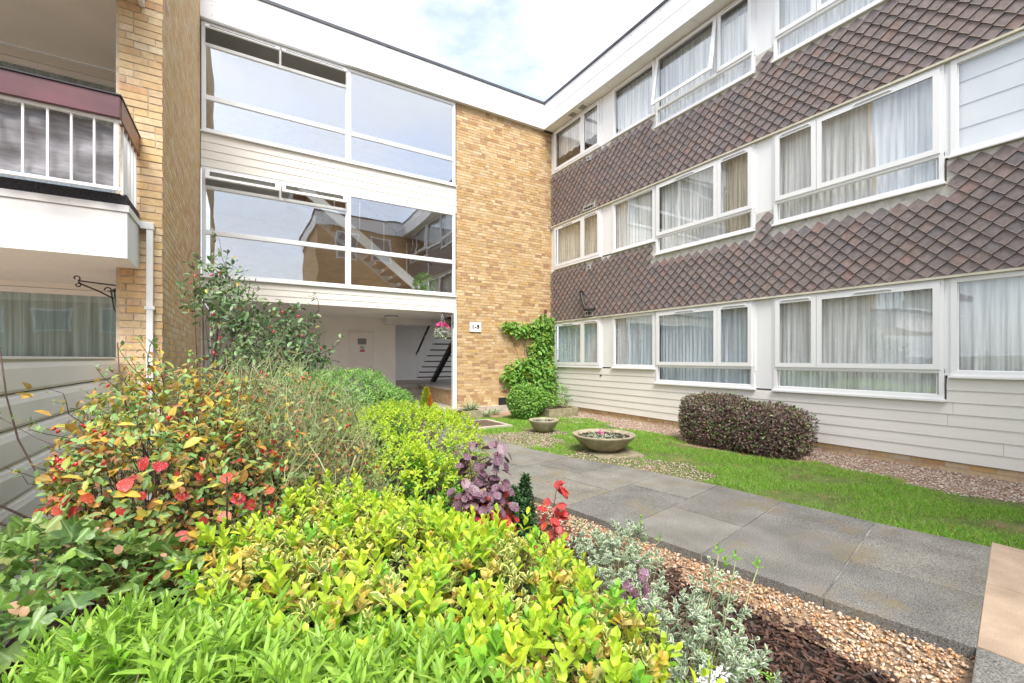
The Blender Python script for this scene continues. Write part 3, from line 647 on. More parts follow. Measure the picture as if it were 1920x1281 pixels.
for (x, y_), lab in (((3.55, 12.3), 'round ceiling light in the lobby near the entrance doors'), ((1.1, 11.6), 'round ceiling light at the left of the lobby above the rose')):
    cl = thing('ceiling_light', lab, 'light', (x, y_, 2.56), 'lobby ceiling lights'); MB().lathe((x, y_, 2.54), [(0, -.01), (.12, 0), (.16, .03), (.17, .06)], 24).build('diffuser', mt['opal'], cl, smooth=True); MB().lathe((x, y_, 2.575), [(.185, -.005), (.19, .024)], 24).build('rim', mt['plate'], cl)
# number sign
sg = thing('number_sign', 'small white sign reading 1-9 on the yellow brick pier', 'sign', (5.14, 10.25, 2.22))
MB().box(4.975, 5.305, 10.245, 10.262, 2.10, 2.345).build('sign_plate', mt['signw'], sg, bevel=.003)
fc = bpy.data.curves.new('lettering', 'FONT'); fc.body = '1-9'; fc.size = .15; fc.extrude = .002; fc.align_x = 'CENTER'; fc.align_y = 'CENTER'; fc.offset = .007; fc.space_character = 1.15
fc.materials.append(mt['black']); f0 = bpy.data.objects.new('lettering', fc); COL.objects.link(f0); bpy.context.view_layer.update()
fm = bpy.data.meshes.new_from_object(f0.evaluated_get(bpy.context.evaluated_depsgraph_get())); bpy.data.objects.remove(f0)
fo = link(bpy.data.objects.new('lettering', fm), sg); fo.matrix_basis = Matrix.Translation((5.14, 10.242, 2.222))@Matrix.Rotation(math.pi/2, 4, 'X')
MB().box(6.0-.16, 6.0+.16, 10.262, 10.279, .10, .36).build('air_brick', mt['bag'], sw)
vp = thing('vent_pipe', 'thin vertical pipe with a dark cap rising out of the climbing plant', 'pipe', (7.33, 10.2, 0)); MB().tube([(7.33, 10.2, 0), (7.33, 10.2, 2.6)], .028, 10).build('pipe', mt['zinc'], vp); MB().tube([(7.33, 10.2, 2.58), (7.33, 10.2, 2.78)], .036, 10).build('cap', mt['rail'], vp)

# ================================================================== LEFT BUILDING
lw = thing('apartment_block', 'nearest yellow brick block with balconies, at the left edge', 'building', (-.9, 5.7, 0))
box('mortar_backing', mt['mortar'], lw, -1.02, -.6935, 5.657, 10.45, -.04, 9.2)
brickwall(lw, (-1.023, 5.65, 0), (1, 0, 0), (0, -1, 0), .333, -.02, 9.1, 300, head=.45)
brickwall(lw, (-.69, 5.682, 0), (0, 1, 0), (1, 0, 0), 4.59, -.02, 9.1, 0, jt=.0006, head=.2)
box('inner_pier_face', mt['mortar'], lw, -1.05, -1.021, 5.66, 7.4, -.04, 9.2)
FW2 = Face('Y', 7.3)
for z0, z1, nm in ((1.36, 2.24, 'low'), (3.3, 4.86, 'up')):
    window(lw, FW2, -3.9, -1.06, z0, z1, [(-3.84, -2.55, z0+.05, z1-.05, 'fixed', 0), (-2.49, -1.11, z0+.05, z1-.05, 'fixed', 0)] if nm == 'up' else [(-3.84, -1.11, z0+.05, z1-.05, 'fixed', 0)], fw=.05, g='glassB', sill=(.05, .04))
c_teal = sheer('teal grey net', (.48,.66,.68), .95); c_teal2 = sheer('dark grey green net', (.45,.55,.55), .96)
curtain(FW2, -3.85, -1.1, 1.40, 2.22, c_teal, 'teal grey net curtain in the ground floor window under the balcony', w=-.1, folds=24, amp=.03)
curtain(FW2, -3.85, -1.1, 3.34, 4.85, c_teal2, 'dark grey green curtain in the balcony window above the plum rail', w=-.1, folds=30, amp=.035)
box('wall_panel', mt['whitepaint'], lw, -6.5, -1.05, 7.28, 7.42, 0, 1.31); box('room_wall', mt['dark'], lw, -6.5, -1.05, 9.0, 9.1, 0, 9)
box('head_panel', mt['soffit'], lw, -6.5, -1.05, 7.27, 7.40, 2.245, 2.30); box('head_panel', mt['soffit'], lw, -6.5, -1.05, 7.27, 7.40, 4.865, 4.98)
box('wall_panel', mt['whitepaint'], lw, -6.5, -1.05, 7.28, 7.42, 2.79, 3.25); box('wall_end', mt['whitepaint'], lw, -6.6, -3.93, 7.3, 7.4, 1.3, 5)
bs = box('balcony', mt['whitepaint'], lw, -6.5, -.87, 5.10, 7.27, 2.30, 2.70)
for x0, x1, y0, y1 in ((-6.5, -.855, 5.085, 5.13), (-.90, -.855, 5.131, 5.648)): box('capping', mt['whitepaint'], bs, x0, x1, y0, y1, 2.705, 2.765, bevel=.003)
box('bitumen_edge', mt['carpet'], bs, -6.5, -.875, 5.10, 5.2, 2.766, 2.86); box('bitumen_edge', mt['carpet'], bs, -.95, -.872, 5.201, 5.648, 2.766, 2.85)
box('deck', mt['tan'], bs, -6.5, -.951, 5.201, 7.27, 2.70, 2.78)
box('top_rail', mt['rail'], bs, -6.5, -.872, 4.84, 4.875, 3.42, 3.60, bevel=.003); box('top_rail', mt['railend'], bs, -.905, -.868, 4.88, 5.648, 3.42, 3.60, bevel=.003)
box('rail_cap', mt['metal'], bs, -6.5, -.862, 4.828, 4.885, 3.601, 3.612); box('rail_cap', mt['metal'], bs, -.912, -.86, 4.886, 5.648, 3.601, 3.612)
box('lower_rail', mt['baluster'], bs, -6.5, -.875, 4.875, 4.90, 2.825, 2.85); box('upper_rail', mt['baluster'], bs, -6.5, -.875, 4.88, 4.91, 3.395, 3.418)
for k in range(16): x = -.905-.137*k; box('baluster', mt['baluster'], bs, x-(.007 if k else .015), x+(.007 if k else .015), 4.885, 4.905, 2.851, 3.394)
for k in range(5): y_ = 5.02+k*.135; box('baluster', mt['baluster'], bs, -.90, -.88, y_-.01, y_+.01, 2.83, 3.42)
# shade cloth hung behind the balusters
n, nz = 120, 14; V = []
for j in range(nz):
    for i in range(n):
        x = -4.2+(3.27)*i/(n-1); t = j/(nz-1); near = (x+4.2)/3.27
        sag = .05*math.sin(x*3.1+1)*t+.012*math.sin(x*23+4*t)+.02*math.sin(x*9-5*t)
        V.append((x, 4.96+.02*math.sin(x*11+t*7)+.012*math.sin(x*31-t*9)+.01*math.sin(t*17+x*4), 3.40-.53*t+sag*.35))
F = [(j*n+i, j*n+i+1, (j+1)*n+i+1, (j+1)*n+i) for j in range(nz-1) for i in range(n-1)]
obj('privacy_screen', mesh_np('privacy_screen', V, F, mt['cloth'], smooth=True), label='grey crinkled shade cloth tied behind the white balcony bars', category='screen')
ub = box('balcony', mt['soffit'], lw, -6.5, -.87, 5.10, 7.27, 4.99, 5.03); box('balcony_front', mt['whitepaint'], ub, -6.5, -.83, 5.04, 5.09, 4.97, 5.5); box('balcony_side', mt['whitepaint'], ub, -.868, -.83, 5.092, 5.648, 4.90, 5.5)
dp = thing('downpipe', 'white square downpipe with worn paint on the corner of the nearest pier', 'pipe', (-.785, 5.6, 0))
MB().box(-.812, -.758, 5.585, 5.64, 0, 2.70).build('pipe', mt['baluster'], dp, bevel=.006); MB().box(-.86, -.752, 5.578, 5.645, 2.69, 2.76).build('hopper', mt['baluster'], dp, bevel=.004)
for z in (1.9, .7): MB().box(-.825, -.745, 5.58, 5.648, z, z+.03).build('clip', mt['baluster'], dp)
# wall lantern with scroll bracket
ln = thing('wall_lantern', 'black iron wall lantern on a scrolled bracket beside the nearest pier', 'lamp', (-1.1, 6.0, 2.0))
def spiral(cx, cz, r0, r1, a0, a1, n=16): return [(cx+(r0+(r1-r0)*i/n)*math.cos(a0+(a1-a0)*i/n), 6.0, cz+(r0+(r1-r0)*i/n)*math.sin(a0+(a1-a0)*i/n)) for i in range(n+1)]
MB().tube([(-1.04, 6.0, 2.16), (-1.40, 6.0, 2.19)], .007, 6).build('bracket', mt['metal'], ln); MB().tube([(-1.13, 6.0, 2.03), (-1.25, 6.0, 2.10), (-1.40, 6.0, 2.17)], .008, 6).build('bracket', mt['metal'], ln)
MB().tube(spiral(-1.41, 2.215, .03, .012, -1.2, 4.2), .006, 5).tube(spiral(-1.40, 2.15, .028, .010, 1.4, -4.0), .006, 5).tube(spiral(-1.17, 2.115, .032, .01, 3.4, -2.2), .006, 5).build('scroll', mt['metal'], ln)
MB().lathe((-1.07, 6.0, 2.0), [(.012, .19), (.03, .17), (.03, .15), (.085, .115), (.095, .10), (.08, .10)], 6).lathe((-1.07, 6.0, 2.0), [(.055, -.09), (.05, -.11), (.015, -.13), (.0, -.14)], 6).build('lantern_cap', mt['metal'], ln)
MB().lathe((-1.07, 6.0, 2.0), [(.052, -.088), (.078, .098)], 6).build('lantern_glass', mt['lampglass'], ln)
for j in range(6): a = j*math.pi/3; MB().bar((-1.07+.055*math.cos(a), 6+.055*math.sin(a), 1.91), (-1.07+.082*math.cos(a), 6+.082*math.sin(a), 2.10), .008, .008, (1, 0, .1)).build('lantern_bar', mt['metal'], ln)

# white shiplap garden fence
box('patio_bounce_slab', mt['tan'], None, -8, -1.09, -3, 7.27, -.03, .0, kind='structure')  # unseen pale slab, added to bounce light up to the balcony soffit
fn = thing('garden_fence', 'low white shiplap boarded fence along the left of the planting bed', 'fence', (-1.05, 3, 0))
for k in range(8):
    zt = 1.415-k*.188; zb = zt-.182; prof = [(0, zb), (.018, zb+.004), (.026, zb+.02), (.026, zt-.05), (.018, zt-.02), (.004, zt-.004), (-.0, zt)]
    V = []; nS = 2
    for yy in (.0, 5.60):
        for w_, z_ in prof: V.append((-1.05+w_, yy, z_))
    m_ = len(prof); F = [(i, i+1, m_+i+1, m_+i) for i in range(m_-1)]+[tuple(range(m_))[::-1], tuple(range(m_, 2*m_))]
    MB().add(V, F).build('fence_board', mt['fence'], fn)
box('fence_back', mt['dark'], fn, -1.075, -1.052, 0, 5.6, -.03, 1.40); box('fence_cap', mt['fence'], fn, -1.085, -1.02, 0, 5.6, 1.417, 1.43)

# ================================================================== BUILDINGS BEHIND THE CAMERA (seen in the reflections)
ow_ = thing('opposite_wing', 'yellow brick wing with white roof edge reflected in the middle floor glass', 'building', (6, -3, 0))
box('wall', mt['wall2'], ow_, 3.1, 14, -9, -2.65, 0, 7.9); box('fascia', mt['fascia'], ow_, 3.0, 7.25, -9.1, -2.55, 7.87, 8.56); box('fascia', mt['fascia'], ow_, 7.3, 14, -9.1, -2.62, 7.87, 8.56); box('roof_edge', mt['trim'], ow_, 2.95, 7.2, -9.2, -2.5, 8.561, 8.62)
for z0 in (.9, 3.6, 6.35):
    for x0 in (3.9, 5.6): 
        wn = MB(); Fo = Face('Y', -2.65, 1); rect(Fo, wn, x0, x0+1.1, z0, z0+1.3, .07, .002, .05); q = wn.build('window', mt['white'], ow_); p = MB(); Fo.box(p, x0+.07, x0+1.03, .003, .01, z0+.07, z0+1.23); p.build('pane', mt['plate'], q)
fb = thing('far_block', 'low pale far block with a white roof edge reflected in the stair glass', 'building', (-5, -26, 0))
box('wall', mt['wall2'], fb, -30, 2, -34, -26, 0, 6.0); box('fascia', mt['fascia'], fb, -30.2, 2.2, -34.2, -25.8, 6.0, 6.9)
for k in range(8):
    x0 = -24+k*3.1; q = box('window', mt['white'], fb, x0, x0+1.8, -26, -25.9, 3.2, 4.8); box('pane', mt['plate'], q, x0+.1, x0+1.7, -25.9, -25.88, 3.3, 4.7)

# ================================================================== PLANTERS AND SMALL THINGS
def bowl(c, R_, h, label, fill):
    t = thing('concrete_bowl', label, 'planter', (c[0], c[1], 0), 'concrete bowl planters')
    prof = [(R_*.33, 0), (R_*.45, h*.06), (R_*.75, h*.42), (R_*.95, h*.82), (R_*1.0, h*.93), (R_, h), (R_*.95, h), (R_*.90, h*.9), (R_*.80, h*.80), (0, h*.80)]
    MB().lathe((c[0], c[1], -.01), prof, 56).build('bowl', mt['bowl'], t, smooth=True)
    MB().lathe((c[0], c[1], h*.80), [(0, .012), (R_*.45, .018), (R_*.82, 0)], 40).build('soil', mt['soil'], t, smooth=True)
    return t
bowl((4.75, 5.08), .475, .27, 'large shallow concrete bowl of soil and little plants beside the path', 0)
bowl((4.95, 6.95), .29, .25, 'smaller concrete bowl of soil near the round bush', 0)
cp = thing('stone_trough', 'square mossy stone planter full of soil in the corner under the climber', 'planter', (6.6, 9.1, 0))
def trough(t, x0, x1, y0, y1, h, m):
    for a in ((x0, x1, y0, y0+.05), (x0, x1, y1-.05, y1), (x0, x0+.05, y0+.051, y1-.051), (x1-.05, x1, y0+.051, y1-.051)): box('side', mt[m], t, *a, -.02, h, bevel=.006)
    box('soil', mt['soil'], t, x0+.051, x1-.051, y0+.051, y1-.051, 0, h-.04)
trough(cp, 6.25, 7.15, 8.55, 9.45, .19, 'trough')
lp = thing('stone_trough', 'small rectangular stone planter at the foot of the brick pier by the entrance', 'planter', (4.6, 9.6, 0)); trough(lp, 4.36, 4.84, 9.30, 9.72, .19, 'trough')
mc = thing('manhole_cover', 'rusty square manhole cover in a concrete surround beside the path', 'manhole cover', (4.35, 8.4, 0))
for a in ((3.92, 4.80, 7.85, 7.98), (3.92, 4.80, 8.80, 8.93), (3.92, 4.04, 7.981, 8.799), (4.68, 4.80, 7.981, 8.799)): box('surround', mt['conc'], mc, *a, -.03, .03)
box('cover', mt['cover'], mc, 4.041, 4.679, 7.981, 8.799, -.03, .034, bevel=.003)

# ================================================================== PLANTS
def leaf_tpl(prof, fold=.35, curl=.25, bend=0):
    V = []; UV = []; F = []
    for t, hw in prof:
        z = -curl*t*t
        V += [(-hw, t, z+fold*hw), (0, t, z), (hw, t, z+fold*hw)]; UV += [(0, t), (.5, t), (1, t)]
    for i in range(len(prof)-1):
        a = i*3; F += [(a, a+1, a+4, a+3), (a+1, a+2, a+5, a+4)]
    return np.array(V, float), np.array(F), np.array(UV, float)
OVAL = leaf_tpl([(0, .03), (.3, .22), (.72, .25), (1, .02)], .45, .12)
ROUND = leaf_tpl([(0, .04), (.16, .28), (.5, .44), (.84, .32), (1, .06)], .22, .18)
LANCE = leaf_tpl([(0, .02), (.3, .10), (.7, .08), (1, .004)], .35, .18)
SMALL = leaf_tpl([(0, .02), (.5, .28), (1, .02)], .4, .15)
LONG = leaf_tpl([(0, .012), (.25, .028), (.5, .03), (.75, .022), (1, .003)], .5, .55)
def lobed(n=5):
    out = []; K = 40
    for i in range(K):
        a = math.pi*(-.5)+2*math.pi*(i+.5)/K; th = (a+math.pi/2)    # petiole at -y
        r = .22+.33*abs(math.cos((a-math.pi/2)*2.5/1.0))**1.2
        if abs(((a-math.pi/2+math.pi) % (2*math.pi))-math.pi) > 2.35: r *= .6
        r += .03*(i % 2)
        out.append((r*math.cos(a), .45+r*math.sin(a), -.18*r*r-.05*math.cos(a*5)))
    V = [(0, .35, .02)]+out; UV = [(.5, .4)]+[(.5+.5*x/.55, y_) for x, y_, z in out]
    F = [(0, 1+i, 1+(i+1) % K) for i in range(K)]
    return np.array(V, float), np.array(F), np.array(UV, float)
MAPLE = lobed()
def norm(a): return a/np.maximum(np.linalg.norm(a, axis=-1, keepdims=True), 1e-9)
def frames(d, n, size, roll=0):
    d = norm(d); x = norm(np.cross(d, n)); z = np.cross(x, d)
    return np.stack([x, d, z], -1)*np.asarray(size)[:, None, None]
def rand_dirs(n, up=0):
    v = norm(rng.normal(size=(n, 3))); v[:, 2] += up; return norm(v)
def shoots(P, A, pairs, size, th0, th1, length, whorl=2, jit=.15):
    """decussate leaf pairs along each shoot.  P positions, A axes"""
    n = len(P); A = norm(A); ref = norm(np.cross(A, rand_dirs(n))); ref2 = np.cross(A, ref); Ms, Ts = [], []
    size = np.broadcast_to(size, (n,))
    for k in range(pairs):
        f = k/max(1, pairs-1)
        for s in range(whorl):
            az = k*(math.pi/whorl)+s*2*math.pi/whorl+rng.normal(0, jit, n); th = th0+(th1-th0)*f+rng.normal(0, jit, n)
            r = ref*np.cos(az)[:, None]+ref2*np.sin(az)[:, None]
            d = A*np.cos(th)[:, None]+r*np.sin(th)[:, None]; nn = A*np.sin(th)[:, None]-r*np.cos(th)[:, None]
            Ms.append(frames(d, nn, size*(1-.35*f)*rng.uniform(.8, 1.15, n))); Ts.append(P+A*(length*f)[:, None] if hasattr(length, '__len__') else P+A*length*f)
    return np.concatenate(Ms), np.concatenate(Ts)
def loose(P, Nrm, size, spread=.7, droop=.0):
    n = len(P); d = norm(Nrm*.5+rand_dirs(n)*spread+np.array([0, 0, -droop])); nn = norm(Nrm+np.array([0, 0, .8])+rand_dirs(n)*.5)
    return frames(d, nn, np.broadcast_to(size, (n,))*rng.uniform(.65, 1.2, n)), P
def shell(ells, n, depth=.25, p=2, zmin=.02):
    """points in the outer shell of overlapping ellipsoids"""
    vol = np.array([e[1][0]*e[1][1]+e[1][1]*e[1][2]+e[1][0]*e[1][2] for e in ells]); out, nor = [], []
    for e, k in zip(ells, (vol/vol.sum()*n*1.6).astype(int)):
        c, r = np.array(e[0]), np.array(e[1]); v = norm(rng.normal(size=(k, 3))); q = (np.abs(v)**p).sum(1)**(1/p); s = v/q[:, None]
        rad = 1-depth*rng.random(k)**1.6; P = c+s*r*rad[:, None]*(1+.07*np.sin(v[:, :1]*9+c[0]*7)*np.cos(v[:, 1:2]*8)); Nn = norm(np.sign(s)*np.abs(s)**(p-1)/r)
        ok = P[:, 2] > zmin
        for e2 in ells:
            if e2 is not e: ok &= ((np.abs((P-np.array(e2[0]))/np.array(e2[1]))**p).sum(1) > (1-depth)**p)
        out.append(P[ok]); nor.append(Nn[ok])
    P = np.concatenate(out); Nn = np.concatenate(nor); s = rng.permutation(len(P))[:n]; return P[s], Nn[s]
def inpoly(P, poly):
    x, y_ = P[:, 0], P[:, 1]; ins = np.zeros(len(P), bool); n = len(poly)
    for i in range(n):
        (x0, y0), (x1, y1) = poly[i], poly[(i+1) % n]; c = ((y0 > y_) != (y1 > y_)) & (x < (x1-x0)*(y_-y0)/(y1-y0+1e-12)+x0); ins ^= c
    return ins
def edgedist(P, poly):
    D = np.full(len(P), 9.); 
    for i in range(len(poly)):
        a = np.array(poly[i]); b = np.array(poly[(i+1) % len(poly)]); ab = b-a
        t = np.clip(((P[:, :2]-a)@ab)/(ab@ab), 0, 1); D = np.minimum(D, np.linalg.norm(P[:, :2]-a-t[:, None]*ab, axis=1))
    return D
def bed(poly, top, n, thick=.1, rnd_=.15, nside=0, zmin=.05):
    lo = np.min(poly, 0); hi = np.max(poly, 0); P = np.zeros((0, 2))
    while len(P) < n: q = rng.uniform(lo, hi, (n*2, 2)); P = np.concatenate([P, q[inpoly(q, poly)]])
    P = P[:n]; e = edgedist(P, poly); z = top(P[:, 0], P[:, 1])-rnd_*np.exp(-(e/.1)**1.3)-thick*rng.random(n)**1.5
    nr = np.tile([0., 0, 1.], (n, 1)); Q = np.column_stack([P, z])
    if nside:
        per = [np.linalg.norm(np.subtract(poly[(i+1) % len(poly)], poly[i])) for i in range(len(poly))]; tot = sum(per); S_, SN = [], []
        cx = np.mean(poly, 0)
        for i in range(len(poly)):
            k = int(nside*per[i]/tot); a = np.array(poly[i]); b = np.array(poly[(i+1) % len(poly)]); t = rng.random(k)[:, None]
            q = a+(b-a)*t; nn = np.array([(b-a)[1], -(b-a)[0]])/per[i]
            if nn@((a+b)/2-cx) < 0: nn = -nn
            zz = zmin+(top(q[:, 0], q[:, 1])-.04-zmin)*rng.random(k)**.8; q = q-nn*(rng.random(k)*thick)[:, None]
            S_.append(np.column_stack([q, zz])); SN.append(np.tile([nn[0], nn[1], .25], (k, 1)))
        Q = np.concatenate([Q]+S_); nr = np.concatenate([nr]+SN)
    return Q, norm(nr)
LEAFM = {}
def sprigs(P, Nn, k, ln, size, per=6, up=.7):
    i = rng.integers(0, len(P), k); a = P[i]-Nn[i]*.05; d = norm(Nn[i]+rand_dirs(k)*.6+[0, 0, up]); b = a+d*rng.uniform(.5, 1.2, (k, 1))*ln
    ts = rng.uniform(.35, 1.05, (k, per, 1)); Q = (a[:, None]+(b-a)[:, None]*ts).reshape(-1, 3); M_, T_s = loose(Q, np.repeat(d, per, 0)*.3+rand_dirs(k*per)*.5+[0, 0, .4], size, 1., .1)
    return a, b, M_, T_s
def plant(name, label, cat, base, groups, indiv=300, minpx=11, group=None, part='leaf', rest='foliage'):
    """groups: (template, material, M, T).  The leaves that show largest are objects of their own, the rest one mesh per kind"""
    t = thing(name, label, cat, base, group); allc = []
    for gi, (tpl, m, Mx, T) in enumerate(groups):
        ctr = T+Mx[:, :, 1]*.5; rel = ctr-CAM; dp = rel@FW; sz = np.linalg.norm(Mx[:, :, 1], axis=1)
        px = np.where(dp > .2, sz/np.maximum(dp, .2)*829, 0)
        lat = np.abs(rel@np.array([math.cos(YAW), -math.sin(YAW), 0]))/np.maximum(dp, .1); ver = -rel[:, 2]/np.maximum(dp, .1)
        px = np.where((lat < 1.17)&(ver < .75), px, 0); allc.append(np.column_stack([px+rng.random(len(px))*4, np.full(len(px), gi), np.arange(len(px)), T[:, 2]]))
    A = np.concatenate(allc); 
    zt = np.quantile(A[:, 3], .45); A = A[(A[:, 0] > minpx)]; sc = A[:, 0]+np.where(A[:, 3] > zt, 6, -6); A = A[np.argsort(-sc)][:indiv]
    for gi, (tpl, m, Mx, T) in enumerate(groups):
        pick = A[A[:, 1] == gi][:, 2].astype(int); key = (id(tpl), m.name)
        if key not in LEAFM: LEAFM[key] = mesh_np('leaf', tpl[0], tpl[1], m, uv=tpl[2], smooth=True)
        for i in pick:
            o = link(bpy.data.objects.new(part, LEAFM[key]), t); a = Mx[i]; b = T[i]
            o.matrix_basis = Matrix(((a[0,0],a[0,1],a[0,2],b[0]),(a[1,0],a[1,1],a[1,2],b[1]),(a[2,0],a[2,1],a[2,2],b[2]),(0,0,0,1)))
        keep = np.ones(len(T), bool); keep[pick] = False; Mr, Tr = Mx[keep], T[keep]
        if len(Tr):
            V = np.einsum('nij,vj->nvi', Mr, tpl[0])+Tr[:, None]; nv_ = len(tpl[0]); F = (tpl[1][None]+np.arange(len(Tr))[:, None, None]*nv_).reshape(-1, tpl[1].shape[1])
            obj(rest, mesh_np(rest, V.reshape(-1, 3), F, m, uv=np.tile(tpl[2], (len(Tr), 1)), rnd=np.repeat(rng.random(len(Tr)), nv_), smooth=True), t, kind='stuff')
    return t
def arc(a, b, lift=.1, wob=.03, n=6):
    a = np.array(a, float); b = np.array(b, float); ts = np.linspace(0, 1, n); off = rng.normal(0, wob, 3); off2 = rng.normal(0, wob*.6, 3)
    return [tuple(a+(b-a)*t+np.array([0, 0, lift])*math.sin(math.pi*t)+off*math.sin(math.pi*t)+off2*math.sin(2*math.pi*t)) for t in ts]
def twigs(parent, name, bases, tips, r0, r1, m, lift=.1, wob=.04, n=6, k=4, kind='stuff', each=False):
    if each:
        for b, t in zip(bases, tips): MB().tube(arc(b, t, lift, wob, n), r0, 6, r1).build(name, m, parent, smooth=True)
        return
    mb = MB()
    for b, t in zip(bases, tips): mb.tube(arc(b, t, lift, wob, n), r0*random.uniform(.7, 1.2), k, r1)
    mb.build(name, m, parent, kind=kind)
def basept(c, r, n): a = rng.random(n)*6.28; q = np.sqrt(rng.random(n))*r; return np.column_stack([c[0]+q*np.cos(a), c[1]+q*np.sin(a), np.full(n, -.02)])
HIPV = []
def hips(parent, P, s=.010):
    key = 'hip'
    if key not in LEAFM:
        mb = MB().lathe((0, 0, 0), [(0, -1), (.55, -.85), (.9, -.3), (.85, .3), (.5, .8), (.25, 1.0), (.3, 1.25)], 8); me = bpy.data.meshes.new('rose_hip'); me.from_pydata(mb.V, [], mb.F); me.materials.append(mt['hip']); me.polygons.foreach_set('use_smooth', [True]*len(me.polygons)); LEAFM[key] = me
    for p in P:
        o = link(bpy.data.objects.new('rose_hip', LEAFM[key]), parent); k = s*random.uniform(.8, 1.2)
        o.matrix_basis = Matrix.Translation(p)@Matrix.Rotation(random.uniform(2.2, 4), 4, 'X')@Matrix.Rotation(random.uniform(-1, 1), 4, 'Y')@Matrix.Diagonal((k*.8, k*.8, k*1.1, 1))

lm = dict(
 new=leafmat('euonymus new growth', [(.52,.68,.04),(.60,.70,.05),(.40,.62,.05),(.56,.72,.06)], rib=(.5,.66,.12), trans=.4),
 newg=leafmat('euonymus green growth', [(.22,.50,.04),(.30,.58,.05),(.17,.42,.04)], rib=(.3,.5,.1), trans=.4),
 var=leafmat('variegated euonymus leaf', [(.16,.27,.05),(.25,.36,.05),(.11,.20,.04),(.32,.38,.06)], margin=(.76,.70,.25), thr=.60, trans=.25, rough=.35),
 gold=leafmat('golden euonymus leaf', [(.62,.46,.05),(.68,.58,.16),(.55,.36,.04),(.60,.55,.2)], trans=.35, rough=.35, blotch=(38, (.16,.22,.04), .58)),
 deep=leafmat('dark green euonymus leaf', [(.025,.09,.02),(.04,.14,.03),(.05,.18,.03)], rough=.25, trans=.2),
 hebe=leafmat('hebe leaf', [(.24,.46,.04),(.33,.55,.06),(.17,.34,.04),(.40,.60,.09)], rib=(.50,.68,.18), trans=.4),
 maple=leafmat('lobed leaf', [(.13,.25,.06),(.20,.36,.07),(.10,.19,.06),(.28,.44,.08),(.14,.28,.07),(.3,.3,.1)], rib=(.35,.48,.2), trans=.35, rough=.35, blotch=(14, (.34,.2,.07), .66)),
 autumn=leafmat('autumn leaf', [(.60,.38,.04),(.68,.50,.06),(.50,.20,.04),(.40,.46,.07),(.62,.46,.08),(.58,.26,.04),(.22,.36,.06),(.40,.17,.06),(.55,.55,.10),(.30,.42,.07),(.66,.55,.12)], rib=(.6,.45,.15), trans=.35, blotch=(30, (.42,.12,.03), .66)),
 redl=leafmat('red autumn leaf', [(.48,.022,.022),(.55,.05,.035),(.38,.012,.03),(.55,.10,.03)], rib=(.4,.06,.04), trans=.35, speck=.5),
 greenl=leafmat('rose leaf', [(.17,.32,.09),(.26,.44,.13),(.13,.24,.08),(.34,.50,.18)], rib=(.3,.42,.18), trans=.3),
 brown=leafmat('dry leaf', [(.30,.13,.05),(.38,.19,.08),(.22,.10,.05),(.42,.25,.12)], trans=.2, rough=.8),
 shrub=leafmat('pale green shrub leaf', [(.16,.34,.09),(.25,.46,.11),(.12,.25,.08),(.34,.55,.10),(.22,.42,.15)], trans=.35),
 purple=leafmat('purple smoke bush leaf', [(.14,.06,.09),(.20,.10,.14),(.10,.04,.065),(.16,.065,.09)], rib=(.25,.1,.12), trans=.22, rough=.4, speck=.7),
 dpurp=leafmat('purple brown hedge leaf', [(.14,.08,.075),(.21,.115,.095),(.10,.07,.065),(.18,.17,.10),(.25,.14,.115),(.15,.09,.08)], trans=.2),
 dgreen=leafmat('box leaf', [(.02,.06,.02),(.035,.10,.03),(.06,.15,.04)], trans=.2, rough=.35),
 silver=leafmat('silver variegated leaf', [(.19,.29,.15),(.25,.36,.19),(.14,.22,.12),(.25,.42,.15)], margin=(.74,.76,.62), thr=.62, trans=.25, rough=.5),
 climber=leafmat('creeper leaf', [(.11,.27,.05),(.17,.38,.06),(.26,.50,.07),(.15,.33,.05),(.32,.54,.07)], trans=.35),
 yel=leafmat('yellow creeper leaf', [(.60,.50,.05),(.45,.46,.06)], trans=.4),
 spider=leafmat('striped blade leaf', [(.16,.28,.10),(.22,.35,.14)], margin=(.55,.6,.42), thr=.55, trans=.3),
 roset=leafmat('shrub rose leaf', [(.08,.17,.07),(.13,.24,.09),(.2,.31,.12),(.07,.14,.06),(.28,.37,.17)], trans=.25, rough=.38),
 pinkl=leafmat('pinkish fading leaf', [(.55,.28,.18),(.6,.36,.25),(.5,.3,.1)], trans=.35))

# ---- front euonymus
POLY = [(-.12,1.85),(.0,2.2),(.28,2.5),(.66,2.66),(.98,2.42),(1.12,2.0),(1.14,1.5),(1.12,1.12),(1.02,.84),(.86,.60),(.45,.5),(.05,.9),(-.12,1.3)]
top = lambda x, y_: .79-.10*np.clip(x, 0, 1.2)-.16*np.clip((y_-1.5)/.7, 0, 1)*np.clip((x-.35)/.6, 0, 1)+.025*np.sin(x*9+y_*5)+.02*np.sin(y_*13-x*4)-.03*(y_ > 2.3)
P, Nn = bed(POLY, top, 1900, .12, .16, 900); tilt = norm(Nn+rand_dirs(len(P))*.33+[0, 0, .35])
kind = rng.random(len(P)); patch = np.sin(P[:, 0]*6.3+1)+np.sin(P[:, 1]*5.1+P[:, 0]*3); isv = kind < .52+.12*patch*(1); isg = (~isv)&(kind > .92)
left = ~isv & ~isg; side = Nn[:, 2] < .9; depth_ = top(P[:, 0], P[:, 1])-P[:, 2]
gold = (kind < .20)|((patch > .6)&(kind < .34)); isv &= ~gold; new = left & (rng.random(len(P)) < .55); isv |= left & ~new
G = []
M1, T1 = shoots(P[isv], tilt[isv], 3, .045*rng.uniform(.6, 1.15, isv.sum()), .95, .35, .022); G.append((OVAL, lm['var'], M1, T1))
M1, T1 = shoots(P[gold], tilt[gold], 3, .042, 1.0, .4, .02); G.append((OVAL, lm['gold'], M1, T1))
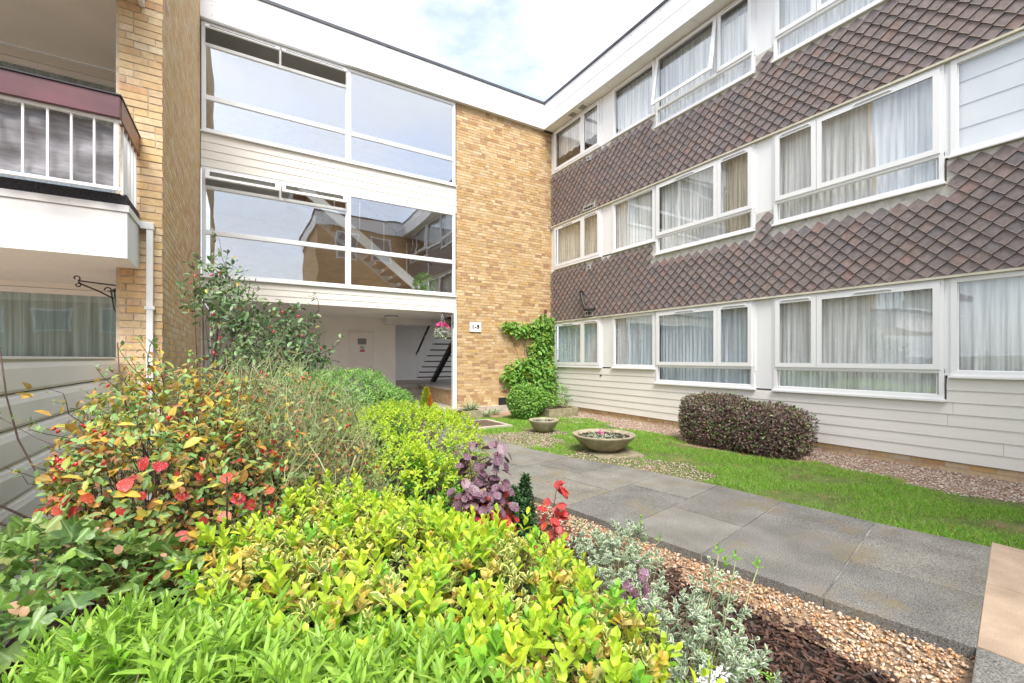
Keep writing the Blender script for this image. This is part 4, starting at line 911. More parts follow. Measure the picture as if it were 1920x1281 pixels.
Pn = P[new]+Nn[new]*.025; M1, T1 = shoots(Pn, norm(tilt[new]+[0, 0, .7]), 3, .052*rng.uniform(.65, 1.25, new.sum()), .85, .35, .05); G.append((OVAL, lm['new'], M1, T1))
M1, T1 = shoots(P[isg]+Nn[isg]*.015, norm(tilt[isg]+[0, 0, .6]), 3, .052, .9, .4, .04); G.append((OVAL, lm['newg'], M1, T1))
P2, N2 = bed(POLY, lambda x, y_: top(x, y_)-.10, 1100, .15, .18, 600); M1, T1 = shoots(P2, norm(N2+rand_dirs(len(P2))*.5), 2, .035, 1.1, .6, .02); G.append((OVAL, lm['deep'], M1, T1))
tk = rng.permutation(new.sum())[:70]; Pk = P[new][tk]; M1, T1 = shoots(Pk+[0, 0, .07], norm(tilt[new][tk]*.4+[0, 0, 1.]), 4, .05, .8, .25, .075); G.append((OVAL, lm['new'], M1, T1))
dk = rng.permutation(len(P))[:260]; G.append((SMALL, lm['brown'], *loose(P[dk]-Nn[dk]*.01, Nn[dk], .03)))
e1 = plant('euonymus_hedge', 'large low yellow and green variegated euonymus filling the foreground bed', 'shrub', (.5, 1.6, 0), G)
b_ = P[rng.permutation(len(P))[:150]]; twigs(e1, 'branches', b_*[1, 1, 0]+rng.normal(0, .06, b_.shape)*[1, 1, 0], b_, .006, .002, mt['stem'], 0, .03)
# ---- hebe at the bottom
HP = [(-.40,1.25),(-.25,1.42),(-.02,1.42),(.12,1.2),(.42,1.0),(.52,.78),(.42,.42),(-.1,.40),(-.5,.62)]
ht = lambda x, y_: .84-.05*np.clip(x, -1, 1)+.02*np.sin(x*12+y_*9)
P, Nn = bed(HP, ht, 880, .11, .10, 150); ax = norm(Nn+rand_dirs(len(P))*.42+[0, 0, .5]); M1, T1 = shoots(P, ax, 5, .060*rng.uniform(.75, 1.2, len(P)), 1.2, .45, .05, jit=.22)
P2, N2 = bed([(.95,.72),(1.22,.72),(1.3,.9),(1.1,.95)], lambda x, y_: .44+0*x, 24, .06); M2, T2 = shoots(P2, norm(N2+rand_dirs(24)*.4), 4, .055, 1.2, .45, .05)
dk = rng.permutation(len(P))[:130]
hb = plant('hebe_bush', 'bright green narrow leaved hebe at the bottom of the bed', 'shrub', (0, .9, 0), [(LANCE, lm['hebe'], M1, T1), (SMALL, lm['brown'], *loose(P[dk]-[0, 0, .02], Nn[dk], .028)), (OVAL, lm['newg'], *shoots(P[dk[:24]]+[0, 0, .03], Nn[dk[:24]], 3, .035, 1., .4, .04))]); b_ = P[:120]
twigs(hb, 'branches', b_*[1, 1, 0]+[0, 0, .4], b_, .003, .002, mt['twig'], 0, .02)
hb2 = plant('hebe_seedling', 'small green hebe sprig with a white flower spike at the bottom right of the bed', 'plant', (1.1, .85, 0), [(LANCE, lm['hebe'], M2, T2)], minpx=14)
MB().tube([(1.13, .80, .3), (1.15, .79, .52)], .003, 4).build('stem', mt['twig'], hb2)
fl_ = rng.normal(0, 1, (150, 3)); ts = rng.random(150); Fp = np.column_stack([1.13+ts*.09, .81-ts*.02, .47+ts*.02])+norm(fl_)*.010; MF = frames(norm(fl_), rand_dirs(150), np.full(150, .013))
V = np.einsum('nij,vj->nvi', MF, SMALL[0])+Fp[:, None]; obj('flower_spike', mesh_np('flower_spike', V.reshape(-1, 3), (SMALL[1][None]+np.arange(150)[:, None, None]*9).reshape(-1, 4), mt['whitef']), hb2)
# ---- lobed leaf shrub, lower left
MP = [(-.98,1.9),(-.6,2.15),(-.15,2.05),(-.08,1.7),(-.12,1.45),(-.30,1.38),(-.5,1.1),(-.62,.7),(-1.0,.8)]
mtop = lambda x, y_: .84+.05*np.sin(x*9)+.03*np.sin(y_*11)+.04*(y_ < 1.3)
P, Nn = bed(MP, mtop, 700, .16, .08, 80); M1, T1 = loose(P, Nn, rng.uniform(.05, .092, len(P)), 1., .2)
P2, N2 = bed(MP, lambda x, y_: mtop(x, y_)-.02, 500, .15, .08, 40); M2, T2 = loose(P2, N2, .036, 1., .1); P3, N3 = bed(MP, mtop, 60, .05, .05); M3, T3 = loose(P3, N3, .03, .9)
ms_ = plant('currant_shrub', 'lobed green leaved shrub in the lower left corner against the fence', 'shrub', (-.5, 1.6, 0), [(MAPLE, lm['maple'], M1, T1), (OVAL, lm['greenl'], M2, T2), (ROUND, lm['pinkl'], M3, T3)])
b_ = P[:70]; twigs(ms_, 'branches', b_*[1, 1, 0], b_, .005, .002, mt['redstem'], 0, .05)
# ---- autumn shrub by the fence
EA = [((-.30, 2.95, .88), (.46, .66, .50)), ((-.36, 2.42, .82), (.31, .38, .36)), ((-.10, 2.5, .74), (.32, .42, .40))]
P, Nn = shell(EA, 2600, .35, zmin=.35); M1, T1 = loose(P, Nn, rng.uniform(.03, .062, len(P)), .9, .2); P2, N2 = shell(EA, 420, .12, zmin=.45)
selr = (P2[:, 2] < 1.05)&(P2[:, 1] < 2.7); M2, T2 = loose(P2[selr], N2[selr], .048, .8, .35); P3, N3 = shell(EA, 3300, .4, zmin=.3); M3, T3 = loose(P3, N3, .038, 1, .1); P4, N4 = shell(EA, 1800, .4, zmin=.4); M4, T4 = loose(P4, N4, .034, 1, .1)
ext = np.array([(-.93,2.35,1.06),(-.90,2.3,1.08),(-.86,2.35,1.05),(-.80,2.3,1.0),(-.97,2.2,1.02),(-.80,2.75,1.28),(-.78,2.72,1.25),(-.83,2.78,1.24),(-.74,2.6,1.2),(-.95,2.3,.98)]); ME, TE = loose(ext, np.tile([0, -.5, .5], (10, 1)), .055, .8, .3)
M1 = np.concatenate([M1, ME]); T1 = np.concatenate([T1, TE])
sa, sb, MS, TS = sprigs(P[P[:, 2] > .7], Nn[P[:, 2] > .7], 110, .26, .036, 7)
M1 = np.concatenate([M1, MS[::2]]); T1 = np.concatenate([T1, TS[::2]]); M3 = np.concatenate([M3, MS[1::2]]); T3 = np.concatenate([T3, TS[1::2]])
au = plant('autumn_shrub', 'shrub with yellow, orange and red autumn leaves against the white fence', 'shrub', (-.3, 2.7, 0), [(OVAL, lm['autumn'], M1, T1), (ROUND, lm['redl'], M2[:150], T2[:150]), (OVAL, lm['greenl'], M3, T3), (SMALL, lm['brown'], M4, T4)], minpx=10)
b_ = P[rng.permutation(len(P))[:200]]; twigs(au, 'twigs', basept((-.35, 2.7), .22, 200), b_, .006, .0015, mt['stem'], .05, .07, 7)
twigs(au, 'twigs', sa, sb, .0028, .0012, mt['stem'], 0, .02, 5, 3)
twigs(au, 'branch', [(-.3,2.6,.1),(-.3,2.6,.3),(-.4,2.5,.4),(-.3,2.7,.2),(.0,2.2,.0),(.02,2.15,.05)], [(-.95,2.95,1.47),(-.99,2.25,1.02),(-.97,2.35,1.06),(-.55,3.0,1.5),(-.05,1.95,.98),(-.25,1.95,.80)], .006, .003, mt['stem'], .05, .05, 8, each=True)
ph = shell(EA, 90, .05, zmin=.45)[0]; ph = ph[ph[:, 1] < 3.0][:55]; hips(au, np.concatenate([ph, ph[:20]+rng.normal(0, .012, (20, 3))]), .0085)
# ---- tangled rose bush
ER = [((.16, 3.0, .76), (.52, .62, .60)), ((.08, 2.55, .64), (.36, .40, .48)), ((.46, 3.0, .58), (.32, .5, .52))]
P, Nn = shell(ER, 560, .5, zmin=.35); rs = thing('rose_bush', 'tangled rose bush of thin green twigs and red hips in the middle of the bed', 'shrub', (.1, 2.9, 0))
Ptw = P+Nn*.02+[0, 0, .03]; twigs(rs, 'twigs', basept((.12, 2.9), .22, len(Ptw)), Ptw, .0042, .0016, mt['twig'], .10, .09, 7)
pa = Ptw[rng.integers(0, len(Ptw), 2400)]; twigs(rs, 'twigs', pa-rng.normal(0, .05, pa.shape)-[0, 0, .07], pa+rand_dirs(2400, .7)*rng.uniform(.05, .16, (2400, 1)), .0023, .0012, mt['twig'], 0, .015, 4, 3)
P2, N2 = shell(ER, 12, .1, zmin=.5); twigs(rs, 'stem', basept((.1, 2.8), .15, 12), P2, .009, .004, mt['twig'], .08, .06, 8, each=True)
def addleaves(t, groups, indiv, minpx):
    o = plant('tmp', 'x', 'x', t.location, groups, indiv, minpx)
    for c in list(o.children): c.parent = t; c.matrix_parent_inverse = Matrix.Translation(-Vector(t.location))
    bpy.data.objects.remove(o)
P2, N2 = shell(ER, 2400, .45, zmin=.3); M1, T1 = loose(P2, N2, .032, 1, .1); P3, N3 = shell(ER, 2200, .4, zmin=.3); M2, T2 = loose(P3, N3, .033, 1, .3); P4, N4 = shell(ER, 420, .2, zmin=.4); M3, T3 = loose(P4, N4, .034, 1, .2)
sa, sb, MS, TS = sprigs(P2, N2, 240, .24, .028, 3, 1.1); twigs(rs, 'twigs', sa, sb, .0026, .0012, mt['twig'], 0, .03, 5, 3); M1 = np.concatenate([M1, MS]); T1 = np.concatenate([T1, TS])
addleaves(rs, [(OVAL, lm['greenl'], M1, T1), (SMALL, lm['brown'], M2, T2), (OVAL, lm['autumn'], M3, T3)], 200, 9)
ph = shell(ER, 70, .04, zmin=.4)[0][:55]; hips(rs, np.concatenate([ph, ph[:18]+rng.normal(0, .014, (18, 3))]), .0095)
# ---- pale green shrub behind
EG = [((1.35, 7.1, .62), (.88, .85, .62)), ((2.0, 6.9, .50), (.38, .5, .44)), ((.55, 6.6, .68), (.62, .8, .60))]
P, Nn = shell(EG, 3600, .2); M1, T1 = shoots(P, norm(Nn+rand_dirs(len(P))*.4+[0, 0, .3]), 3, .085, 1.2, .5, .03)
gs = plant('green_shrub', 'rounded pale green shrub in front of the lobby doors', 'shrub', (1.35, 7.1, 0), [(LANCE, lm['shrub'], M1, T1), (OVAL, lm['newg'], *loose(*shell(EG, 900, .1), .045))], 60, 9)
twigs(gs, 'branches', basept((1.35, 7.1), .4, 60), P[:60], .01, .003, mt['stem'], 0, .05)
# ---- rear euonymus
EE = [((1.55, 5.0, .42), (.78, .95, .44)), ((.95, 4.3, .36), (.55, .7, .40)), ((2.05, 4.95, .36), (.42, .75, .40)), ((1.2, 3.7, .25), (.5, .5, .36))]
P, Nn = shell(EE, 3000, .22); ax = norm(Nn+rand_dirs(len(P))*.35+[0, 0, .5]); up_ = (Nn[:, 2] > .45)&(rng.random(len(P)) < .8); rt_ = (P[:, 0] > 1.9)&(rng.random(len(P)) < .8)&~up_; gr = ~up_ & ~rt_
tl_ = rng.random(len(P)) < .04
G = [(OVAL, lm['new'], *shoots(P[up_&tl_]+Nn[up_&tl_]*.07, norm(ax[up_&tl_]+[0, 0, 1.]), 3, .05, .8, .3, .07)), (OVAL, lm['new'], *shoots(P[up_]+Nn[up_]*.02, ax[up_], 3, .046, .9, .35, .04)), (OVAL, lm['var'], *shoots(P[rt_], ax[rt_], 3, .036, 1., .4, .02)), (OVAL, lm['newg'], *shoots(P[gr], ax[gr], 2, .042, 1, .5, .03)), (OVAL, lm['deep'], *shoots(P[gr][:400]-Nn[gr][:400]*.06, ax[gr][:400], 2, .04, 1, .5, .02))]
e2 = plant('euonymus_shrub', 'yellow green euonymus mound further back beside the paved path', 'shrub', (1.5, 4.9, 0), G, 200, 7)
twigs(e2, 'branches', basept((1.4, 4.6), .5, 90), P[:90], .008, .003, mt['stem'], 0, .05)
PR = np.array([(.95,3.2,.80),(.98,3.2,.82),(1.0,3.15,.78),(.92,3.15,.74),(.96,3.1,.70),(.90,3.1,.66),(1.06,3.15,.72),(1.1,3.2,.83),(.88,3.15,.82),(1.0,3.1,.64),(.93,3.05,.58),(1.02,3.1,.68),(.86,3.1,.76),(.94,3.0,.5),(1.04,3.05,.62)]); PR = PR+[-.38, -.12, .0]
rl = plant('smoke_bush_shoot', 'loose shoots of round coral red leaves in front of the rear euonymus', 'shrub', (.57, 2.98, 0), [(ROUND, lm['redl'], *loose(PR, np.tile([-.1, -.7, .6], (15, 1)), .065, .6, .2))], minpx=5)
twigs(rl, 'stem', [(.57, 3.03, 0)]*3, [(.60, 3.08, .8), (.52, 2.98, .7), (.72, 3.08, .82)], .005, .002, mt['redstem'], 0, .03, each=True)
# ---- smoke bushes
def smoke(name, label, stems, n, size, m_low, m_top, split, rad=.09, cat='shrub'):
    Ps, Ns, = [], []
    for b, t_ in stems:
        ts = rng.random(n)*.85+.15; c = np.array(b)+(np.array(t_)-np.array(b))*ts[:, None]; d = rand_dirs(n, .1); d[:, 2] *= .5; Ps.append(c+norm(d)*rad*rng.uniform(.4, 1, (n, 1))*(1.15-.5*ts[:, None])); Ns.append(norm(d+[-.15, -.35, .25]))
    P = np.concatenate(Ps); Nn = np.concatenate(Ns); lo = P[:, 2] < split+rng.normal(0, .03, len(P)); G = []
    for sel, m in ((lo, m_low), (~lo, m_top)):
        if sel.any():
            k = sel.sum(); d = norm(Nn[sel]*.8+rand_dirs(k)*.5+[0, 0, -.55]); G.append((ROUND, m, frames(d, norm(Nn[sel]+[0, 0, .5]+rand_dirs(k)*.3), size*rng.uniform(.75, 1.2, k)), P[sel]))
    t = plant(name, label, cat, tuple(stems[0][0]), G, minpx=8); twigs(t, 'stem', [s[0] for s in stems], [s[1] for s in stems], .006, .003, mt['redstem'], 0, .015, each=True); return t
smoke('smoke_bush', 'purple smoke bush with red lower leaves at the edge of the front hedge', [((1.34,2.58,0),(1.27,2.64,.82)),((1.40,2.53,0),(1.44,2.54,.90)),((1.31,2.5,0),(1.22,2.6,.64)),((1.38,2.5,0),(1.46,2.5,.62)),((1.34,2.5,0),(1.34,2.46,.55))], 85, .068, lm['redl'], lm['purple'], .49, .11)
smoke('smoke_bush', 'slender smoke bush with scarlet leaves, right of the dark upright box plant', [((1.42,1.98,0),(1.60,2.10,.70)),((1.42,1.97,.05),(1.36,1.94,.44)),((1.42,1.97,.05),(1.50,2.0,.55))], 40, .066, lm['redl'], lm['redl'], .5, .075)
smoke('smoke_bush', 'small purple smoke bush between the two silver shrubs', [((1.32,1.33,.1),(1.46,1.34,.52)),((1.32,1.33,.1),(1.26,1.35,.42)),((1.35,1.3,.1),(1.44,1.28,.40))], 24, .055, lm['purple'], lm['purple'], .2, .055)
# ---- upright box plant
cols_ = [((1.60,2.60),.13,.46),((1.72,2.64),.12,.52),((1.67,2.58),.10,.36)]; Ps = []
for (cx, cy), r_, h_ in cols_:
    k = 1300; z = rng.random(k); a = rng.random(k)*6.28; q = r_*.72*np.sqrt(rng.random(k))*(1-z**2.2*.85)+.006; Ps.append(np.column_stack([cx+q*np.cos(a), cy+q*np.sin(a), .06+z*h_]))
P = np.concatenate(Ps); M1, T1 = loose(P, norm(np.column_stack([P[:, :2]-[1.66, 2.6], np.full(len(P), .15)])), .03, .8); bx = plant('box_plant', 'dark green upright box plant between the two smoke bushes', 'shrub', (1.66, 2.6, 0), [(OVAL, lm['dgreen'], M1, T1)], minpx=5)
twigs(bx, 'stem', [(1.62,2.6,0),(1.7,2.62,0)], [(1.6,2.6,.42),(1.72,2.64,.5)], .006, .003, mt['stem'], 0, .01, each=True)
# ---- silver variegated shrubs
def silver(label, ells, n, spikes, size=.034):
    P, Nn = shell(ells, n, .5); M1, T1 = shoots(P, norm(Nn+rand_dirs(n)*.4+[0, 0, .9]), 4, size, 1.1, .4, .035); G = [(OVAL, lm['silver'], M1, T1)]
    if len(spikes): sp = np.array(spikes, float); m2, t2 = shoots(sp, np.tile([0, 0, 1.], (len(sp), 1))+rng.normal(0, .1, (len(sp), 3)), 3, .032, .9, .3, .03); G.append((OVAL, lm['newg'], m2, t2))
    t = plant('silver_shrub', label, 'shrub', (ells[0][0][0], ells[0][0][1], 0), G, minpx=10)
    twigs(t, 'twigs', basept(ells[0][0], .12, n//3), P[:n//3], .003, .0015, mt['twig'], 0, .02); 
    if len(spikes): twigs(t, 'stem', [(ells[0][0][0], ells[0][0][1], .05)]*len(spikes), spikes, .003, .002, mt['twig'], .05, .02, each=True)
silver('grey green silver edged shrub beside the scarlet smoke bush', [((1.66, 1.70, .22), (.26, .25, .26)), ((1.60, 1.88, .32), (.10, .1, .18)), ((1.80, 1.75, .32), (.11, .1, .2))], 320, [(1.88, 1.72, .50), (1.92, 1.62, .43)])
silver('larger silver edged shrub at the lower right of the bed by the gravel', [((1.38, 1.0, .25), (.25, .22, .28)), ((1.27, 1.12, .38), (.09, .09, .22)), ((1.3, .82, .22), (.24, .17, .27)), ((1.64, 1.08, .36), (.10, .10, .22))], 360, [(1.70, 1.13, .60), (1.74, 1.08, .58), (1.80, 1.02, .56), (1.73, 1.12, .54)])
# ---- climbing shrub rose at the corner of the block
EC = [((-.22, 5.5, 2.12), (.34, .3, .36)), ((.05, 5.2, 1.75), (.35, .3, .35)), ((.42, 4.75, 1.62), (.22, .25, .32)), ((.58, 4.6, 1.42), (.18, .2, .14)), ((.1, 5.0, 1.45), (.4, .3, .15))]
P, Nn = shell(EC, 1500, .8, zmin=1.1); M1, T1 = loose(P, Nn, .058, 1, .2); P2 = P[rng.permutation(len(P))[:90]]; 
sa, sb, MS, TS = sprigs(P, norm(P-[0, 5.2, 1.6]), 70, .3, .05, 7)
M1 = np.concatenate([M1, MS]); T1 = np.concatenate([T1, TS])
cr_ = plant('shrub_rose', 'tall leggy rose with small orange hips against the nearest brick block', 'shrub', (-.35, 5.6, 0), [(OVAL, lm['roset'], M1, T1), (OVAL, lm['autumn'], *loose(P2, norm(P2-[0, 5.2, 1.5]), .05))], 250, 7)
bb = basept((-.36, 5.6), .05, 46); bb[:, 2] = 0; twigs(cr_, 'twigs', bb, P[:46], .008, .002, mt['stem'], .12, .07, 8)
twigs(cr_, 'stem', [(-.38,5.6,0),(-.34,5.62,0),(-.36,5.55,0),(-.3,5.5,0)], [(-.36,5.6,2.0),(-.2,5.5,2.3),(.05,5.2,1.8),(.4,4.8,1.7)], .016, .006, mt['stem'], .1, .05, 9, each=True)
twigs(cr_, 'twigs', sa, sb, .004, .002, mt['stem'], 0, .03, 5, 3)
hips(cr_, shell(EC, 60, .1, zmin=1.4)[0][:26], .013)
# ---- creeper in the corner
EV = [((7.22, 10.12, 2.22), (.32, .15, .36)), ((6.55, 10.15, 2.2), (.50, .09, .15)), ((6.12, 10.16, 2.3), (.22, .06, .09)), ((7.15, 10.1, 1.68), (.36, .16, .34)), ((6.78, 10.12, 1.22), (.50, .15, .2)), ((6.35, 10.12, .98), (.42, .16, .3)), ((7.12, 10.0, .85), (.36, .28, .5))]
EV = [(c, (r[0]*1.12, r[1]*1.1, r[2]*1.2)) for c, r in EV]
P, Nn = shell(EV, 3600, .8, zmin=.1); P[:, 1] = np.minimum(P[:, 1], 10.24); Nn = norm(Nn+[0, -.8, 0]); M1, T1 = loose(P, Nn, rng.uniform(.07, .15, len(P)), .8, .6); yl = rng.random(len(P)) < .04
cv = plant('climbing_creeper', 'green creeper with a few yellow leaves climbing the corner of the brick pier', 'climbing plant', (6.9, 10.1, 0), [(OVAL, lm['climber'], M1[~yl], T1[~yl]), (ROUND, lm['yel'], M1[yl], T1[yl])], 200, 6)
twigs(cv, 'branches', basept((6.9, 10.05), .25, 40), P[:40], .01, .004, mt['stem'], 0, .06)
P, Nn = shell([((7.2, 9.35, .36), (.30, .25, .36)), ((6.9, 9.3, .28), (.3, .2, .2))], 420, .6); fp = plant('leafy_shrub', 'small loose leafy plant spilling over the corner stone planter', 'plant', (7.1, 9.3, .1), [(OVAL, lm['climber'], *loose(P, Nn, .07, 1, .2))], 60, 6)
# ---- round bush with yellow flowers
EBsh = [((5.68, 8.75, .40), (.40, .40, .42)), ((6.15, 8.9, .42), (.26, .26, .28))]
P, Nn = shell(EBsh, 5200, .22); M1, T1 = loose(P, Nn, .06, .8, 0); rb = plant('round_bush', 'rounded green bush dotted with yellow flowers on the lawn by the brick pier', 'shrub', (5.68, 8.75, 0), [(OVAL, lm['climber'], M1, T1), (SMALL, lm['shrub'], *loose(P[:1500]+Nn[:1500]*.01, Nn[:1500], .055))], 0, 6)
P2 = shell(EBsh, 40, .02)[0]; MF = frames(rand_dirs(len(P2)), rand_dirs(len(P2)), np.full(len(P2), .034)); V = np.einsum('nij,vj->nvi', MF, ROUND[0])+P2[:, None]; nv_ = len(ROUND[0])
obj('flowers', mesh_np('flowers', V.reshape(-1, 3), (ROUND[1][None]+np.arange(len(P2))[:, None, None]*nv_).reshape(-1, 4), mt['yellowf']), rb, kind='stuff')
twigs(rb, 'branches', basept((5.68, 8.75), .1, 50), P[:50], .008, .002, mt['stem'], 0, .03)
# ---- clipped purple hedge
EP = [((6.72, 4.42, .36), (.44, .92, .40))]; EP = [((6.76, 4.50, .38), (.42, .62, .42)), ((6.80, 3.82, .34), (.44, .66, .38))]
P, Nn = shell(EP, 15000, .16, p=3.6); M1, T1 = loose(P, Nn, .042, .9, 0); sa, sb, MS, TS = sprigs(P, Nn, 380, .07, .03, 5)
M1 = np.concatenate([M1, MS]); T1 = np.concatenate([T1, TS])
ph_ = plant('purple_hedge', 'clipped purple brown hedge standing against the grey cladding', 'hedge', (6.78, 4.15, 0), [(SMALL, lm['dpurp'], M1, T1), (SMALL, lm['shrub'], *loose(P[:1400]+Nn[:1400]*.012, Nn[:1400], .04))], 0, 6)
P2, N2 = shell([(e[0], tuple(.84*q for q in e[1])) for e in EP], 5000, .2, p=3); addleaves(ph_, [(SMALL, lm['dpurp'], *loose(P2, N2, .06, .9, 0))], 0, 6)
twigs(ph_, 'branches', basept((6.78, 4.15), .4, 120), P[:120], .008, .002, mt['stem'], 0, .05)
# ---- tufts with striped blades by the entrance
def tuft(c, label, n=70, s=.24, g='striped tufts by the entrance'):
    d = rand_dirs(n, 1.3); P = np.array(c)+rng.normal(0, .04, (n, 3))*[1, 1, 0]; plant('striped_tuft', label, 'plant', c, [(LONG, lm['spider'], frames(d, norm(np.array([0, 0, 1.])+rand_dirs(n)*.3), s*rng.uniform(.7, 1.2, n)), P)], 0, 6, group=g)
tuft((4.62, 9.52, .16), 'tuft of striped narrow leaves growing in the small planter by the entrance', 80, .30); tuft((5.05, 9.45, .0), 'tuft of striped narrow leaves right of the small planter', 70, .26); tuft((5.45, 9.75, .0), 'tuft of striped narrow leaves nearest the air brick', 50, .24); tuft((4.28, 9.2, .0), 'tuft of striped narrow leaves in front of the small planter', 50, .17)
# ---- little conifer in a dark pot
pt = thing('plant_pot', 'small dark square plant pot at the entrance', 'planter', (3.55, 9.45, 0)); MB().add([(3.36,9.3,.04),(3.66,9.3,.04),(3.66,9.6,.04),(3.36,9.6,.04),(3.33,9.27,.30),(3.69,9.27,.30),(3.69,9.63,.30),(3.33,9.63,.30)], [(0,3,2,1),(4,5,6,7),(0,1,5,4),(1,2,6,5),(2,3,7,6),(3,0,4,7)]).build('pot', mt['paver'], pt, bevel=.008)
k = 900; z = rng.random(k); a = rng.random(k)*6.28; q = .13*(1-z)**.8*(.35+.65*np.sqrt(rng.random(k))); P = np.column_stack([3.51+q*np.cos(a), 9.45+q*np.sin(a), .31+z*.40]); d = norm(np.column_stack([np.cos(a), np.sin(a), np.full(k, 1.6)]))
orng = leafmat('orange conifer tip', [(.6,.18,.03),(.65,.3,.04),(.5,.12,.02)]); yg = leafmat('yellow green conifer tip', [(.4,.5,.05),(.25,.42,.04)]); s_ = (P[:, 0]-3.51)*.75+(P[:, 2]-.5)*-.1 > rng.normal(0, .02, k)
plant('dwarf_conifer', 'small orange and lime cone shaped conifer in the dark pot', 'plant', (3.51, 9.45, .3), [(LANCE, orng, frames(d[s_], rand_dirs(s_.sum()), np.full(s_.sum(), .09)), P[s_]), (LANCE, yg, frames(d[~s_], rand_dirs((~s_).sum()), np.full((~s_).sum(), .09)), P[~s_])], 0)
# ---- hanging baskets
def basket(c, label, pinks):
    t = thing('hanging_basket', label, 'hanging basket', c, 'hanging baskets'); x, y_, z = c
    MB().lathe(c, [(0, -.16), (.09, -.13), (.14, -.05), (.15, 0), (.13, 0), (0, -.01)], 18).build('basket', mt['plate'], t, smooth=True)
    for j in range(3): a = j*2.1; MB().tube([(x+.14*math.cos(a), y_+.14*math.sin(a), z), (x, y_, z+.42)], .003, 4).build('chain', mt['steel'], t)
    v = rand_dirs(160, .2); P = np.array(c)+v*[.2, .2, .14]+[0, 0, -.02]; G = [(OVAL, lm['silver'], *loose(P, v, .06, .9, .6))]
    addleaves(t, G, 0, 6); v = rand_dirs(70, 1); P = np.array(c)+v*[.13, .13, .10]+[0, 0, .06]; MF = frames(v, rand_dirs(70), np.full(70, .07)); V = np.einsum('nij,vj->nvi', MF, ROUND[0])+P[:, None]
    obj('flowers', mesh_np('flowers', V.reshape(-1, 3), (ROUND[1][None]+np.arange(70)[:, None, None]*len(ROUND[0])).reshape(-1, 4), mt['pink' if pinks else 'purp']), t, kind='stuff')
mt['purp'] = mat('mauve petals', [(.3,.12,.35),(.5,.3,.5)], .5, None)
basket((4.18, 10.15, 2.08), 'hanging basket of pink flowers and silver trails beside the white post', True); basket((-.15, 10.2, 2.05), 'hanging basket half hidden behind the tall rose', False)
hbk = thing('basket_bracket', 'black scrolled iron bracket holding the pink flower basket on the post', 'bracket', (4.3, 10.15, 2.5)); MB().tube([(4.50, 10.2, 2.5), (4.18, 10.15, 2.52)], .008, 6).tube([(4.5, 10.2, 2.25), (4.35, 10.17, 2.36), (4.22, 10.15, 2.5)], .007, 6).build('arm', mt['metal'], hbk); MB().box(4.485, 4.499, 10.18, 10.22, 2.18, 2.55).build('back_plate', mt['metal'], hbk)
# landing plant behind the glass
v = rand_dirs(300, .3); plant('landing_plant', 'leafy green pot plant behind the right pane of the middle floor glass', 'plant', (3.95, 10.75, 3.05), [(OVAL, lm['climber'], *loose(np.array([3.95, 10.75, 3.3])+v*[.24, .2, .22], v, .10))], 0)
# bowl plants
P = np.column_stack([rng.normal(4.68, .16, 90), rng.normal(5.05, .16, 90), np.full(90, .225)]); plant('bowl_seedling', 'low grey green seedlings with a pink bloom growing in the large bowl', 'plant', (4.7, 5.05, .22), [(OVAL, lm['silver'], *shoots(P, np.tile([0, 0, 1.], (90, 1)), 2, .04, 1.1, .7, .01))], 40, 6)
MF = frames(rand_dirs(14, 1), rand_dirs(14), np.full(14, .035)); V = np.einsum('nij,vj->nvi', MF, ROUND[0])+(np.array([4.63, 5.02, .27])+rng.normal(0, .02, (14, 3)))[:, None]
o_ = obj('cyclamen_flower', mesh_np('cyclamen_flower', V.reshape(-1, 3), (ROUND[1][None]+np.arange(14)[:, None, None]*len(ROUND[0])).reshape(-1, 4), mt['pink']), label='tiny pink flower in the large concrete bowl', category='flower')
P = np.column_stack([rng.normal(4.95, .1, 60), rng.normal(6.95, .1, 60), np.full(60, .21)]); plant('bowl_seedling', 'low grey green seedlings growing in the smaller bowl', 'plant', (4.95, 6.95, .2), [(OVAL, lm['silver'], *shoots(P, np.tile([0, 0, 1.], (60, 1)), 2, .03, 1.1, .7, .01))], 0, 6)
# tree reflected in the right hand windows
tr = thing('garden_tree', 'tall open tree reflected in the ground floor window at the right', 'tree', (-14, -3, 0)); MB().tube([(-14,-3,0),(-14,-3,3),(-13.8,-3.1,7)], .22, 10, .06).build('trunk', mt['stem'], tr)
P, Nn = shell([((-14, -3, 6), (2.6, 2.6, 3.2)), ((-12.6, -1.5, 5), (1.6, 1.6, 1.8)), ((-15, -5, 5), (2, 2, 2))], 6000, .8); addleaves(tr, [(SMALL, lm['shrub'], *loose(P, Nn, .16))], 0, 6); twigs(tr, 'branches', np.tile([-14, -3, 3.], (60, 1)), P[:60], .05, .01, mt['stem'], 0, .3)

# ================================================================== GRAVEL, MULCH, GRASS
def rock(seed):
    r = np.random.default_rng(seed); V = UB*2-1; V = V/np.linalg.norm(V, axis=1)[:, None]; return V*r.uniform(.75, 1.2, (8, 1))*[1, .75, .5]
def scatter(name, P, size, m, flat=.4, tpl=None, **k):
    n = len(P); a = rng.random(n)*6.28; tl_ = rng.normal(0, flat, (n, 3)); z = norm(tl_+[0, 0, 1]); x = norm(np.cross(np.column_stack([np.cos(a), np.sin(a), np.zeros(n)]), z)); y_ = np.cross(z, x)
    Mx = np.stack([x, y_, z], -1)*np.asarray(size)[:, None, None]; tpls = [rock(i) for i in range(6)] if tpl is None else [tpl]; out = []; Fs = []; c = 0
    V = np.empty((n, 8, 3)); ids = rng.integers(0, len(tpls), n)
    for i, tp in enumerate(tpls): s = ids == i; V[s] = np.einsum('nij,vj->nvi', Mx[s], tp)+P[s][:, None]
    F = (UBF[None]+np.arange(n)[:, None, None]*8).reshape(-1, 4)
    return obj(name, mesh_np(name, V.reshape(-1, 3), F, m, rnd=np.repeat(rng.random(n), 8), smooth=tpl is None), kind='stuff', **k)
